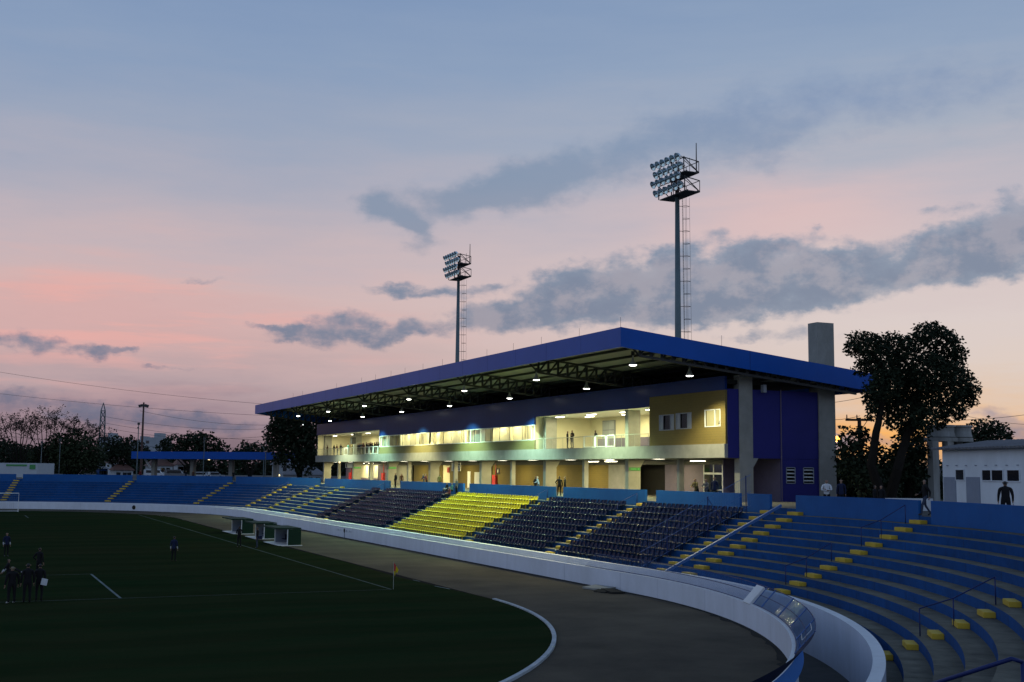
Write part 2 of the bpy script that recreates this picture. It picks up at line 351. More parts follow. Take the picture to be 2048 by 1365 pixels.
# ------------------------------------------------------------------ the oval: distance s along it, radius R across it
CX, CY0, CY1 = -9.6, 62.0, 174.0
def oval(s, R, RS=58.2):
    """s runs along the stand (metres at radius 58.2); s < 62 is the near curve, s > 174 the far one."""
    if s < CY0: th = (s-CY0)/RS; return Vector((CX+R*math.cos(th), CY0+R*math.sin(th), 0))
    if s > CY1: th = (s-CY1)/RS; return Vector((CX+R*math.cos(th), CY1+R*math.sin(th), 0))
    return Vector((CX+R, s, 0))
def odir(s, RS=58.2):     # outward direction
    th = 0 if CY0 <= s <= CY1 else ((s-CY0)/RS if s < CY0 else (s-CY1)/RS)
    return Vector((math.cos(th), math.sin(th), 0))
S_MIN, S_MAX = CY0-RAD(95)*58.2, CY1+RAD(118)*58.2
def svals(a, b, curve=1.6):
    out = []; s = a
    while s < b-1e-6:
        out.append(s)
        if s < CY0-1e-6: s = min(s+curve, CY0)
        elif s < CY1-1e-6: s = min(s+14, CY1)
        else: s += curve*1.4
    return out+[b]
def sweep(mb, prof, a, b, mis, closed=False, ends=True, curve=1.6):
    """extrude profile [(R,z)...] along the oval; mis = material index per profile edge"""
    ss = svals(a, b, curve); n = len(prof); i = len(mb.v)
    for s in ss:
        for R, z in prof: p = oval(s, R); mb.v.append((p.x, p.y, z))
    for k in range(len(ss)-1):
        for j in range(n if closed else n-1):
            j2 = (j+1) % n
            mb.f.append((i+k*n+j, i+k*n+j2, i+(k+1)*n+j2, i+(k+1)*n+j)); mb.m.append(mis[j] if isinstance(mis, (list, tuple)) else mis)
    if closed and ends:
        mi = mis[0] if isinstance(mis, (list, tuple)) else mis
        mb.f.append(tuple(i+j for j in range(n))); mb.m.append(mi)
        mb.f.append(tuple(i+(len(ss)-1)*n+j for j in reversed(range(n)))); mb.m.append(mi)
    return mb
def s_at(px, py, R, RS=58.2):
    """position along the oval of radius R met by the sight line through a photo pixel (far side)"""
    v = ray(px, py).to_2d().normalized(); t = (R+CX)/v.x; y = t*v.y
    if CY0 <= y <= CY1: return y
    cy = CY0 if y < CY0 else CY1; c = Vector((CX, cy)); bq = -2*v.dot(c); cc = c.dot(c)-R*R
    P = v*((-bq+math.sqrt(max(0, bq*bq-4*cc)))/2); return cy+math.atan2(P.y-cy, P.x-CX)*RS

# ================================================================== SETTING
def loop_pts(R, n=64):
    pts = [(CX+R*math.cos(t), CY0+R*math.sin(t)) for t in [math.pi+math.pi*k/n for k in range(n+1)]]
    pts += [(CX+R*math.cos(t), CY1+R*math.sin(t)) for t in [math.pi*k/n for k in range(n+1)]]
    return pts
def ring_sheet(R0, R1, z, z1=None):
    a, b = loop_pts(R0), loop_pts(R1); mb = MB(); n = len(a)
    mb.v = [(x, y, z) for x, y in a] + [(x, y, z if z1 is None else z1) for x, y in b]
    for k in range(n): mb.f.append((k, (k+1) % n, n+(k+1) % n, n+k)); mb.m.append(0)
    return mb
def disc_sheet(R, z):
    mb = MB(); mb.face([(x, y, z) for x, y in loop_pts(R)]); return mb
mk('running_track', ring_sheet(36.05, 45.2, 0.0), 'dirt', kind='structure', label='bare earth running track between the grass and the white wall')
gp = MB(); pts_ = []
for q in svals(S_MIN, CY1+RAD(180)*58.2, .45):
    w_ = 0 if q < 61 else (.25*math.sin(q*.9)+.3*math.sin(q*.23+1)+random.uniform(-.22, .22))*min(1, (q-61)/6)
    p = oval(q, 35.85+w_*(1.0 if q < 174 else .6)); pts_.append((p.x, p.y, .03))
pts_ += [(CX-35.8, 150, .03), (CX-35.8, 80, .03)]+[(CX+35.8*math.cos(RAD(a_)), CY0+35.8*math.sin(RAD(a_)), .03) for a_ in range(-178, -96, 4)]
gp.face(pts_); mk('pitch', gp, 'grass', kind='structure', label='dark green football pitch grass')
mk('moat_bed', ring_sheet(45.0, 48.0, -1.1), 'moat_floor', kind='structure')
og = MB(); a = loop_pts(57.3); big = [(CX+4000*math.cos(t), 118+4000*math.sin(t)) for t in [math.pi+2*math.pi*k/len(a) for k in range(len(a))]]
n = len(a); og.v = [(x, y, 4.79) for x, y in a]+[(x, y, 4.79) for x, y in big]
for k in range(n): og.f.append((k, (k+1) % n, n+(k+1) % n, n+k)); og.m.append(0)
mk('ground', og, 'outer_ground', kind='structure')
kb = sweep(MB(), [(35.85, -.05), (35.85, .09), (36.03, .09), (36.03, -.05)], S_MIN, 60.6, 0, closed=True)
mk('track_kerb', kb, 'chalk', kind='thing', label='white painted kerb curving round the end of the pitch grass', cat='kerb')
# pitch markings (sheets just above the grass)
TX, GY, FY = 22.77, 68.05, 186.0
pm = MB(); z = .036
def line(x0, y0, x1, y1, w=.12, mi=0, zz=z):
    d = Vector((x1-x0, y1-y0)).normalized(); q = Vector((-d.y, d.x))*w/2
    pm.face([(x0+q.x, y0+q.y, zz), (x1+q.x, y1+q.y, zz), (x1-q.x, y1-q.y, zz), (x0-q.x, y0-q.y, zz)], mi)
line(TX, GY, TX, FY, .14, 1); line(TX-.07, GY, -42, GY, .10, 1, z+.002); line(TX-.07, FY, -42, FY, .12, 1, z+.002)
line(7.6, GY+.1, 7.45, GY+15.9, .14, 0); line(7.3, FY-9, 7.2, FY-.1, .16, 1); line(7.45, GY+15.9, -26.7, GY+15.9, .12, 1, z+.002)
line(25.9, 69.2, 26.1, 67.2, .12, 0); line(26.0, 73.4, 26.1, 72.4, .1, 0)
mk('pitch_markings', pm, ['chalk_line', 'chalk_faint'], kind='structure', label='worn white lines of the football pitch')

# ------------------------------------------------------------------ stands
Z0T, HT, R0T, DT, NT = .45, .395, 48.52, .87, 11      # gangway height, riser, first riser radius, tread depth
def TZ(k): return Z0T+HT*k
def RB(k): return R0T+DT*k                             # radius of the riser behind tread k
prof = [(48.0, Z0T), (RB(0), Z0T)]; mis = [0]
for k in range(1, NT):
    prof += [(RB(k-1), TZ(k)), (RB(k), TZ(k))]; mis += [1, 0]
prof += [(RB(NT-1), TZ(NT)), (RB(NT-1)+.15, TZ(NT))]; mis += [1, 0]
mk('terrace', sweep(MB(), prof, S_MIN, S_MAX, mis, curve=1.2), ['concrete_tread', 'blue_riser'], kind='thing', label='stepped concrete terrace with blue risers curving round the pitch', cat='terrace')
fw = sweep(MB(), [(45.0, -.1), (45.0, 1.08), (45.22, 1.08), (45.22, -1.15)], S_MIN, S_MAX, [0, 1, 0, 0], closed=True, curve=1.2)
mk('perimeter_wall', fw, ['white_wall', 'white_wall_top'], kind='thing', label='low white wall round the track, pitch side of the moat', cat='wall')
iw = sweep(MB(), [(47.6, -1.15), (47.6, 1.12), (48.0, 1.12), (48.0, .6)], S_MIN, S_MAX, [0, 1, 0, 0], closed=True, curve=1.2)
mk('moat_wall', iw, ['white_wall', 'white_wall_top'], kind='thing', label='white wall between the moat and the lowest terrace step', cat='wall')

jt = MB(); sj = S_MIN+3
while sj < S_MAX-3:
    dj = odir(sj); tj = Vector((-dj.y, dj.x, 0))
    for k in range(NT):
        r0, r1 = (48.05 if k == 0 else RB(k-1)+.004), RB(k)-.004; a_, b_ = oval(sj, r0), oval(sj, r1); w_ = .012
        jt.face([(a_.x-tj.x*w_, a_.y-tj.y*w_, TZ(k)+.004), (b_.x-tj.x*w_, b_.y-tj.y*w_, TZ(k)+.004), (b_.x+tj.x*w_, b_.y+tj.y*w_, TZ(k)+.004), (a_.x+tj.x*w_, a_.y+tj.y*w_, TZ(k)+.004)])
        c_ = oval(sj, RB(k)-.004)
        if k < NT-1: jt.face([(c_.x-tj.x*w_, c_.y-tj.y*w_, TZ(k)+.01), (c_.x+tj.x*w_, c_.y+tj.y*w_, TZ(k)+.01), (c_.x+tj.x*w_, c_.y+tj.y*w_, TZ(k+1)-.004), (c_.x-tj.x*w_, c_.y-tj.y*w_, TZ(k+1)-.004)])
    sj += 4.6
mk('joint', jt, 'soil', bpy.data.objects['terrace'])
ed = MB(); ss = svals(S_MIN, S_MAX, .7); pr_ = None
for q in ss:
    w_ = .22+.30*random.random()**2; A, B = oval(q, 45.0-w_), oval(q, 44.999)
    if pr_: ed.face([(pr_[0].x, pr_[0].y, .008), (A.x, A.y, .008), (B.x, B.y, .008), (pr_[1].x, pr_[1].y, .008)])
    pr_ = (A, B)
mk('weed_strip', ed, 'soil', label='dark strip of earth and weeds at the foot of the white wall', kind='stuff')
for nm, par, R, z0, z1, step, sd in (('joint', 'perimeter_wall', 44.996, .01, 1.06, 7.5, 3), ('crack', 'moat_wall', 47.596, -1.1, 1.0, 11.0, 5)):
    rr = random.Random(sd); cb = MB(); q = S_MIN+4
    while q < S_MAX-4:
        zz = z0; off = 0; w0 = rr.uniform(.006, .014); top_ = z1-(rr.random()*.7 if nm == 'crack' else 0)
        while zz < top_:
            z2 = min(zz+.25, top_); o2 = off+(rr.uniform(-.04, .04) if nm == 'crack' else 0); A, B, D, E_ = oval(q+off-w0, R), oval(q+off+w0, R), oval(q+o2+w0, R), oval(q+o2-w0, R)
            cb.face([(A.x, A.y, zz), (B.x, B.y, zz), (D.x, D.y, z2), (E_.x, E_.y, z2)]); zz = z2; off = o2
        q += step*rr.uniform(.7, 1.3)
    mk(nm, cb, 'door_grey', bpy.data.objects[par])
# stairs: yellow step blocks, one per tread
AISLES = [(65.3, 'the seat side stair by the sloping beam', 0), (62.3, 'the curve side stair by the sloping beam', 0), (81.4, 'the stair between the nearest navy blocks', 0), (97.4, 'the stair nearer than the yellow seats', 0),
          (119.6, 'the stair beyond the yellow seats', 0), (143.5, 'the stair beyond the far navy seats', 0), (164.0, 'the first stair past the seats', 0), (177.4, 'the second stair past the seats', 0),
          (188.3, 'the dim stair where the far curve begins', 0), (174+RAD(30.8)*58.2, 'the far stair below the canopy middle', 0), (174+RAD(52.2)*58.2, 'the far stair below the canopy end', 0),
          (174+RAD(72.9)*58.2, 'the far stair below the white building', 0), (62-RAD(12.0)*58.2, 'the near curve stair by the tree', 0), (62-RAD(34.5)*58.2, 'the stair lowest in the corner', 0)]
def step_mesh(w, name):
    b = bmesh.new(); bmesh.ops.create_cube(b, size=1)
    for v in b.verts: v.co = Vector((v.co.x*.42, v.co.y*w, (v.co.z+.5)*.2))
    bmesh.ops.bevel(b, geom=[e for e in b.edges], offset=.018, segments=2, affect='EDGES')
    me = bpy.data.meshes.new(name); b.to_mesh(me); b.free(); me.materials.append(MATS['yellow_paint']); return me
stepm = {0.9: step_mesh(.95, 'step_block'), 1.2: step_mesh(1.15, 'step_block')}
for s, where, _ in AISLES:
    for k in range(NT):
        R = RB(k)-.212
        o = bpy.data.objects.new('step_block', stepm[1.2 if s < 63 else .9]); C.objects.link(o)
        p = oval(s, R); o.location = (p.x, p.y, TZ(k)+.002); d = odir(s); o.rotation_euler = (random.uniform(-.01, .01), 0, math.atan2(d.y, d.x)+random.uniform(-.02, .02))
        tag(o, 'yellow step block, %s up, on %s' % (ORD[k], where), 'step', 'yellow step blocks on the stairs')

# parapet walls between the stair gaps
gaps = [(S_MIN, S_MIN)]
RP = RB(NT-1)
GP = [(62-RAD(34.5)*58.2, .6)]
for a_, b_ in ((1862, 1837), (1592, 1540), (1495, 1480), (1313, 1291), (1127, 1110), (939, 927), (801, 779), (649, 639), (471, 463), (272, 263), (44, 30)):
    sa, sb = s_at(a_, 990, RP), s_at(b_, 990, RP); GP.append(((sa+sb)/2, abs(sb-sa)/2))
cuts = [CY0-RAD(47)*58.2]
for c_, h_ in GP: cuts += [c_-h_, c_+h_]
cuts.append(S_MAX)
names = ['at the right edge, ending at the corner stair', 'behind the nearest curved steps, in front of the white house', 'in front of the tree, between two gaps', 'short piece beside the end column', 'in front of the glass doors',
         'behind the nearest seat block but one', 'behind the yellow seats', 'behind the far navy seats', 'below the far ground floor columns', 'at the start of the far curve', 'below the right part of the blue canopy', 'below the left part of the blue canopy', 'beside the white building on the far curve']
for i in range(0, len(cuts), 2):
    a, b = cuts[i], cuts[i+1]
    if b-a < .3: continue
    w = sweep(MB(), [(RP-.03, TZ(NT-1)+.005), (RP-.03, 5.64), (RP+.16, 5.64), (RP+.16, TZ(NT-1)+.005)], a, b, 0, closed=True, curve=1.2)
    mk('parapet_wall', w, 'blue_parapet', kind='thing', label='blue parapet wall %s' % names[min(i//2, len(names)-1)], cat='parapet', group='blue parapet walls at the top of the terrace')

# sloping divider beside the nearest seat block: beam, fence
dv = empty('divider_fence', (41, 63.7, .7), 'tall thin blue bar fence climbing the terrace beside a sloping blue beam', 'fence')
b = MB(); P0, P1 = Vector((38.7, 63.75, .95)), Vector((47.4, 63.75, 4.95)); d = (P1-P0).normalized(); nrm = Vector((-d.z, 0, d.x))
b.obox((P0+P1)/2, (P1-P0)/2, (0, .08, 0), nrm*.08); mk('sloping_beam', b, 'blue_fence', dv)
YF = 67.0
def slope_z(x): return .75+(x-38.9)*HT/DT
for x in (40.9, 44.0, 47.0): mk('post', MB().tube([(x, YF, slope_z(x)-.6), (x, YF, slope_z(x)+2.4)], .035, 6), 'blue_rail', dv)
b = MB()
b.tube([(43.95, YF, slope_z(44)+2.35), (43.95, YF-2.6, slope_z(44)+.1)], .025, 6)
mk('strut', b, 'blue_rail', dv)
b = MB()
for h in (.25, 1.2, 2.3): b.tube([(38.9, YF, slope_z(38.9)+h), (47.4, YF, slope_z(47.4)+h)], .014, 6)
mk('rail', b, 'blue_fence', dv)
b = MB(); x = 39.0
while x < 47.4: b.tube([(x, YF, slope_z(x)+.25), (x, YF, slope_z(x)+2.3)], .006, 4, cap=False); x += .13
mk('bars', b, 'blue_fence', dv)

# handrails on stairs
def handrail(s, ks, where, rad=.024):
    pts = [(oval(s, RB(k)-.1), TZ(k)) for k in ks]
    o = empty('handrail', (pts[0][0].x, pts[0][0].y, pts[0][1]), 'thin blue handrail %s' % where, 'handrail', 'blue handrails on the stairs')
    tops = [Vector((p.x, p.y, zt+.95)) for p, zt in pts]
    mk('top_rail', MB().tube(tops, rad, 8), 'blue_rail', o, smooth=True)
    for (p, zt), t in zip(pts, tops): mk('post', MB().tube([(p.x, p.y, zt), t], rad, 8), 'blue_rail', o, smooth=True)
S10, S26 = 62-RAD(7.2)*58.2, 62-RAD(31)*58.2
def aisle_rail(deg, m, where):
    sA = 62+RAD(deg)*58.2; o = None; tops = []
    for R, k in ((RB(m)+.15, m+1), (RB(m+2)-.42, m+2), (RB(m+3)+.15, m+4)):
        p = oval(sA, R); a = Vector((p.x, p.y, TZ(k))); t = a+Vector((0, 0, .98)); tops.append((a, t))
    o = empty('handrail', tops[0][0], 'thin blue handrail %s' % where, 'handrail', 'blue handrails on the stairs')
    mk('top_rail', MB().tube([t for a, t in tops], .024, 8), 'blue_rail', o, smooth=True)
    for a, t in tops: mk('post', MB().tube([a, t], .024, 8), 'blue_rail', o, smooth=True)
aisle_rail(-11.6, 1, 'on the lower half of the near curve stair by the tree')
aisle_rail(-11.6, 6, 'on the upper half of the near curve stair by the tree')
aisle_rail(-34.3, 1, 'rising over the yellow steps in the bottom corner')
# the closest handrail, cut by the bottom edge
o = empty('handrail', (17.4, 15.0, 2.0), 'thick looking blue handrail closest of all, cut by the bottom edge', 'handrail', 'blue handrails on the stairs')
T0, T1 = atd(1760, 1402, 20.5), atd(2024, 1318, 18.2)
mk('top_rail', MB().tube([T0, T0.lerp(T1, .5), T1, T1+Vector((.16, -.05, -.05))], .035, 10), 'blue_rail', o, smooth=True)
for t in (T0, T1+Vector((.16, -.05, -.05))):
    mk('post', MB().tube([t, Vector((t.x, t.y, t.z-1.1))], .035, 10), 'blue_rail', o, smooth=True)
handrail(82.3, [8, 10], 'at the top of the stair between the two nearest navy blocks'); handrail(98.4, [8, 10], 'at the top of the stair by the yellow seats'); handrail(145.6, [8, 10], 'at the top of the stair beyond the far navy seats')
handrail(178.5, [0, 3, 6], 'on the second stair past the seats'); handrail(163.0, [1, 4, 7], 'on the first stair past the seats'); handrail(187.3, [3, 6, 9], 'on the dim stair where the far curve begins')

# leaning barrier on the perimeter wall (pitch side), looking over the moat
SB0 = CY0-RAD(75)*58.2; SB1 = 68.0; SW = s_at(1497, 1196, 45.1); ST = CY0-RAD(40)*58.2
mf = empty('moat_barrier', (oval(62, 45.1).x, 62, 1.08), 'leaning blue barred barrier with clear panels on the white track wall', 'barrier')
LEAN = ((45.15, 1.12), (45.48, 1.5), (45.8, 1.86))
b = MB()
for R, zz in LEAN: b.tube([(oval(s, R).x, oval(s, R).y, zz) for s in svals(ST, SB1, 1.0)], .018, 6)
mk('rail', b, 'blue_rail', mf)
b = MB(); s = SW+.6
while s < SB1:
    p, q = oval(s, 45.15), oval(s, 45.8); b.tube([(p.x, p.y, 1.1), (q.x, q.y, 1.86)], .005, 4, cap=False); s += .15
mk('bars', b, 'blue_fence', mf)
def lean_strip(b, s0, s1, R0, z0, R1, z1, k=4):
    for j in range(k):
        a, c_ = s0+(s1-s0)*j/k, s0+(s1-s0)*(j+1)/k
        A, B, D, E_ = oval(a, R0), oval(c_, R0), oval(c_, R1), oval(a, R1)
        b.face([(A.x, A.y, z0), (B.x, B.y, z0), (D.x, D.y, z1), (E_.x, E_.y, z1)])
b = MB(); s = ST
while s < SW-.9:
    e = min(s+4.4, SW-.8); lean_strip(b, s, e, 45.17, 1.13, 45.82, 1.87)
    for q in (s+.03, e-.03): A, D = oval(q, 45.16), oval(q, 45.83); mk('panel_frame', MB().tube([(A.x, A.y, 1.12), (D.x, D.y, 1.88)], .02, 5), 'blue_fence', mf)
    s = e+.06
mk('clear_panel', b, 'panel_glass', mf)
wo_ = MB(); q0, q1 = ST+2.2, ST+4.6
def lp(q, t): p = oval(q, 45.19+.65*t); return (p.x, p.y, 1.15+.74*t)
for a_, b_ in (((q0, .25), (q0, .75)), ((q0, .75), (q1, .75)), ((q1, .75), (q1, .25)), ((q1, .25), (q0, .25))): wo_.tube([lp(*a_), lp(*b_)], .012, 4)
mk('white_outline', wo_, 'white_metal', mf)
b = MB(); lean_strip(b, SB0, ST, 45.17, 1.13, 45.82, 1.87, 40); mk('dark_panel', b, 'cloth_navy', mf)
b = MB(); A, D = oval(SW-.75, 45.05), oval(SW-.75, 45.75); A2, D2 = oval(SW+.75, 45.05), oval(SW+.75, 45.75); nn = Vector((-.08, .02, .1))
vs = [Vector((A.x, A.y, 1.0)), Vector((A2.x, A2.y, 1.0)), Vector((D2.x, D2.y, 1.76)), Vector((D.x, D.y, 1.76))]
b.v = [tuple(v) for v in vs]+[tuple(v+nn) for v in vs]; b.f = [(0, 3, 2, 1), (4, 5, 6, 7), (0, 1, 5, 4), (1, 2, 6, 5), (2, 3, 7, 6), (3, 0, 4, 7)]; b.m = [0]*6
mk('white_block', b, 'white_wall_top', mf)
b = MB(); lean_strip(b, SB0, ST+4.5, 45.40, .70, 45.24, 1.16, 40); mk('canvas_strip', b, 'canvas_blue', mf)

# ------------------------------------------------------------------ seats
def seat_mesh(name, m):
    mb = MB(); w = .27
    rows = [(.22, .40, .92), (.19, .43, 1.0), (.0, .405, 1.0), (-.16, .42, 1.0), (-.21, .48, 1.0), (-.25, .60, .98), (-.28, .71, .88), (-.285, .745, .62)]   # x forward of riser (toward pitch), z, width factor
    n = 5
    def pt(x, zz, f, j):
        t = -1+2*j/(n-1); return (-x, t*w*f, zz+.03*t*t - (0 if zz > .5 else 0)), t
    for side in (0, 1):
        i = len(mb.v)
        for x, zz, f in rows:
            for j in range(n):
                t = -1+2*j/(n-1); xx = -x-(.03*t*t if zz > .46 else 0); z2 = zz+(.03*t*t if zz < .45 else 0)
                if side: xx += .025 if zz > .43 else 0; z2 -= .03 if zz <= .43 else 0
                mb.v.append((xx, t*w*f, z2))
        for r in range(len(rows)-1):
            for j in range(n-1):
                q = (i+r*n+j, i+r*n+j+1, i+(r+1)*n+j+1, i+(r+1)*n+j); mb.f.append(q if not side else q[::-1]); mb.m.append(0)
    k = len(rows)*n
    for r in range(len(rows)-1):
        for j in (0, n-1): mb.f.append((r*n+j, (r+1)*n+j, k+(r+1)*n+j, k+r*n+j)); mb.m.append(0)
    for j in range(n-1):
        for r in (0, len(rows)-1): mb.f.append((r*n+j, r*n+j+1, k+r*n+j+1, k+r*n+j)); mb.m.append(0)
    for yy in (-.1, .1): mb.box(-.02, .02, yy-.015, yy+.015, 0, .37)
    return mb
navy, yell = seat_mesh('navy_seat', 'navy_plastic'), seat_mesh('yellow_seat', 'yellow_plastic')
def mesh_of(mb, name, m):
    me = bpy.data.meshes.new(name); me.from_pydata(mb.v, [], mb.f); me.materials.append(MATS[m]); me.polygons.foreach_set('use_smooth', [True]*len(me.polygons)); me.update(); return me
navm, yelm = mesh_of(navy, 'navy_seat', 'navy_plastic'), mesh_of(yell, 'yellow_seat', 'yellow_plastic')
PITCHS = .6
def seat_pos(k, y): return (CX+RB(k+1)-.30, y, TZ(k+1))
spots = []
for (y0, y1, blk) in ((66.9, 80.5, 'nearest navy block'), (82.5, 96.4, 'second navy block'), (98.6, 118.4, 'yellow block'), (120.9, 142.6, 'far'), (144.7, 148.6, 'far')):
    n = int((y1-y0)/PITCHS)
    for k in range(9):
        for j in range(n): spots.append((k, j, y0+.3+j*PITCHS, blk))
navl = sorted([q for q in spots if q[3] != 'yellow block'], key=lambda q: q[2])
near, rest = navl[:300], navl[300:]
for k, j, y, blk in near+[q for q in spots if q[3] == 'yellow block']:
    yel = blk == 'yellow block'
    o = bpy.data.objects.new('yellow_seat' if yel else 'navy_seat', yelm if yel else navm); C.objects.link(o)
    o.location = seat_pos(k, y); o.rotation_euler = (random.uniform(-.01, .01), random.uniform(-.03, .03), random.uniform(-.03, .03))
    tag(o, '%s seat, %s row up, %s from the near stair, %s' % ('yellow' if yel else 'navy', ORD[k], ORD[j], 'yellow block' if yel else blk), 'yellow seat' if yel else 'navy seat',
        'yellow stadium seats' if yel else 'navy stadium seats')
mb = MB()
for k, j, y, blk in rest:
    p = seat_pos(k, y); i = len(mb.v); mb.v += [(v[0]+p[0], v[1]+p[1], v[2]+p[2]) for v in navy.v]; mb.f += [tuple(i+q for q in f) for f in navy.f]; mb.m += [0]*len(navy.f)
mk('navy_seat_rows', mb, 'navy_plastic', label='rows of navy plastic seats farther along the stand', cat='navy seats', kind='stuff', smooth=True)

# ================================================================== MAIN STAND BUILDING
XF, Y0, Y1 = 53.0, 78.05, 199.4
bld = empty('grandstand', (58, 138, 4.7), 'long two storey grandstand with lit balconies under a sloping blue cantilever roof', 'grandstand')
ZS0, ZS1, ZT = 8.17, 9.24, 14.5
def part(name, mb, m, smooth=False, parent=None, label=None): return mk(name, mb, m, parent or bld, smooth=smooth, label=label)
part('floor_slab', MB().box(XF-.2, 62, Y0-.02, Y1, ZS0, ZS1), 'concrete')
YA, YB, YC = 89.5, 112.75, 165.0
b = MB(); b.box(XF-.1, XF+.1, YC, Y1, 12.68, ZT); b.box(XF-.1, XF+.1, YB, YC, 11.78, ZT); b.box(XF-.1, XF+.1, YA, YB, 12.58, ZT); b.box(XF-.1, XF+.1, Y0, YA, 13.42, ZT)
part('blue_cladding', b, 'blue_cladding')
part('olive_panel', MB().box(XF-.06, XF+.1, YB, YC, ZS1, 10.2), 'olive_panel')
# yellow end wall with three windows
WIN = [(87.85, 85.5, 10.55, 11.75, 'dark'), (85.2, 82.85, 10.6, 11.8, 'dark'), (80.9, 78.7, 10.65, 11.9, 'lit')]
b = MB(); ys = YA
for (ya, yb, za, zb, _) in WIN:
    b.box(XF-.08, XF+.1, ya, ys, ZS1, 13.42); b.box(XF-.08, XF+.1, yb, ya, ZS1, za); b.box(XF-.08, XF+.1, yb, ya, zb, 13.42); ys = yb
b.box(XF-.08, XF+.1, Y0, ys, ZS1, 13.42)
part('mustard_wall', b, 'mustard')
for (ya, yb, za, zb, kind) in WIN:
    f = MB(); t = .07
    f.box(XF-.11, XF-.03, yb-.02, yb+t, za, zb); f.box(XF-.11, XF-.03, ya-t, ya+.02, za, zb); f.box(XF-.11, XF-.03, yb-.02, ya+.02, za-.06, za+.001); f.box(XF-.11, XF-.03, yb-.02, ya+.02, zb-.001, zb+.06)
    w = (ya-yb)
    if kind == 'dark':
        f.box(XF-.1, XF-.02, ya-.62, ya-.56, za, zb); f.box(XF-.1, XF-.02, yb+.56, yb+.62, za, zb)
    else:
        f.box(XF-.1, XF-.02, yb+w*.32, yb+w*.32+.1, za, zb)
    wo = part('window', f, 'white_metal' if kind == 'lit' else 'grey_frame', label='lit window with a stand behind the glass' if kind == 'lit' else None)
    g = MB().face([(XF, yb, za), (XF, ya, za), (XF, ya, zb), (XF, yb, zb)])
    mk('pane', g, 'clear_glass', wo)
    if kind == 'dark':
        for q0_ in (ya-.56, yb+.07): mk('shutter', MB().box(XF-.06, XF-.04, q0_, q0_+.49, za+.02, zb-.02), 'grey_frame', wo)
# inside of the upper storey
ZC = 12.62
part('upper_ceiling', MB().box(XF+.1, 60.2, Y0+.1, Y1-.1, ZC, ZC+.15), 'ceiling_white')
b = MB(); b.box(60.0, 60.2, Y0, Y1, ZS1, ZC); b.box(XF+.1, 60.0, 113.75, 113.95, ZS1, ZC); b.box(55.6, 55.75, 113.95, 164.4, ZS1, ZC)
b.box(XF+.1, 60, 164.6, 164.8, ZS1, ZC); b.box(XF+.1, 60, Y1-.25, Y1-.05, ZS1, ZC); b.box(XF+.1, 60, 89.35, 89.5, ZS1, ZC); b.box(XF+.1, 58, 82.6, 82.72, ZS1, ZC); b.box(57.2, 57.4, 78.2, 89.3, ZS1, ZC)
part('inner_wall', b, 'cream_wall')
part('shade_lining', MB().box(XF+.12, 57.2, 82.72, 89.35, ZC-.02, ZC-.01).box(57.1, 57.2, 82.72, 89.3, ZS1+.01, ZC-.03), 'dark_room')  # near-black lining over cream wall and ceiling, painting the room unlit
part('shade_sheet', MB().box(XF+.30, XF+.34, 82.76, 89.3, ZS1+.02, ZC-.03), 'dark_room')  # added black sheet behind the two windows, its colour standing for unlit depth
part('roof_deck', MB().box(XF+.1, 61.8, Y0+.1, Y1-.1, 13.9, 14.2), 'dark_room')
# strip window of the press boxes: frame, mullions, panes, pale panels close behind
b = MB(); b.box(XF-.08, XF+.02, YB, YC, 10.2, 10.27); b.box(XF-.08, XF+.02, YB, YC, 11.71, 11.78)
for y in (112.8, 127.3, 130.4, 131.9, 161.6, 163.8, 164.9): b.box(XF-.07, XF+.02, y-.045, y+.045, 10.27, 11.71)
sw = part('strip_window', b, 'white_metal', label='long lit ribbon window with pale panels behind the glass')
b = MB(); y = 114.5
while y < 161:
    mk('mullion', MB().box(XF-.03, XF+.01, y-.02, y+.02, 10.27, 11.71), 'steel_dark', sw); y += random.choice((1.4, 2.6, 3.4))
mk('pane', MB().face([(XF-.02, YB, 10.2), (XF-.02, YC, 10.2), (XF-.02, YC, 11.78), (XF-.02, YB, 11.78)]), 'clear_glass', sw)
b = MB(); y = 115.0
while y < 160.6:
    w = random.choice((1.1, 1.7, 2.4, 3.1))
    if not (126.8 < y < 132.2): b.box(54.15+random.choice((0, .25, .5)), 54.75, y, min(y+w, 160.6), ZS1, 12.3)
    y += w+random.choice((.03, .06, .25))
part('press_panel', b, 'panel_cream')
b = MB()
for y in [127.5+.35*i for i in range(14)]: b.box(53.5, 53.53, y, y+.17, 10.1, 11.9)
for y in [161.7+.3*i for i in range(9)]: b.box(53.4, 53.43, y, y+.14, 10.1, 11.9)
part('vertical_blind', b, 'grey_frame')
# big balcony: window with its reflection painted as pale panes, counter, door, signs on the back wall
f = MB(); f.box(59.9, 59.98, 108.2, 110.9, 10.3, 12.3); bw = part('back_window', f, 'grey_frame')
g = MB()
for (a, c_) in ((108.35, 109.5), (109.62, 110.75)):
    for (za, zb) in ((10.4, 11.25), (11.35, 12.2)): g.box(59.86, 59.9, a, c_, za, zb)
mk('pane', g, 'far_pale', bw)
part('counter', MB().box(58.6, 58.8, 97.5, 109.5, ZS1, 10.35), 'purple_grey')
part('serving_hatch', MB().box(59.92, 59.98, 104.2, 105.2, 10.5, 11.6), 'dark_room')
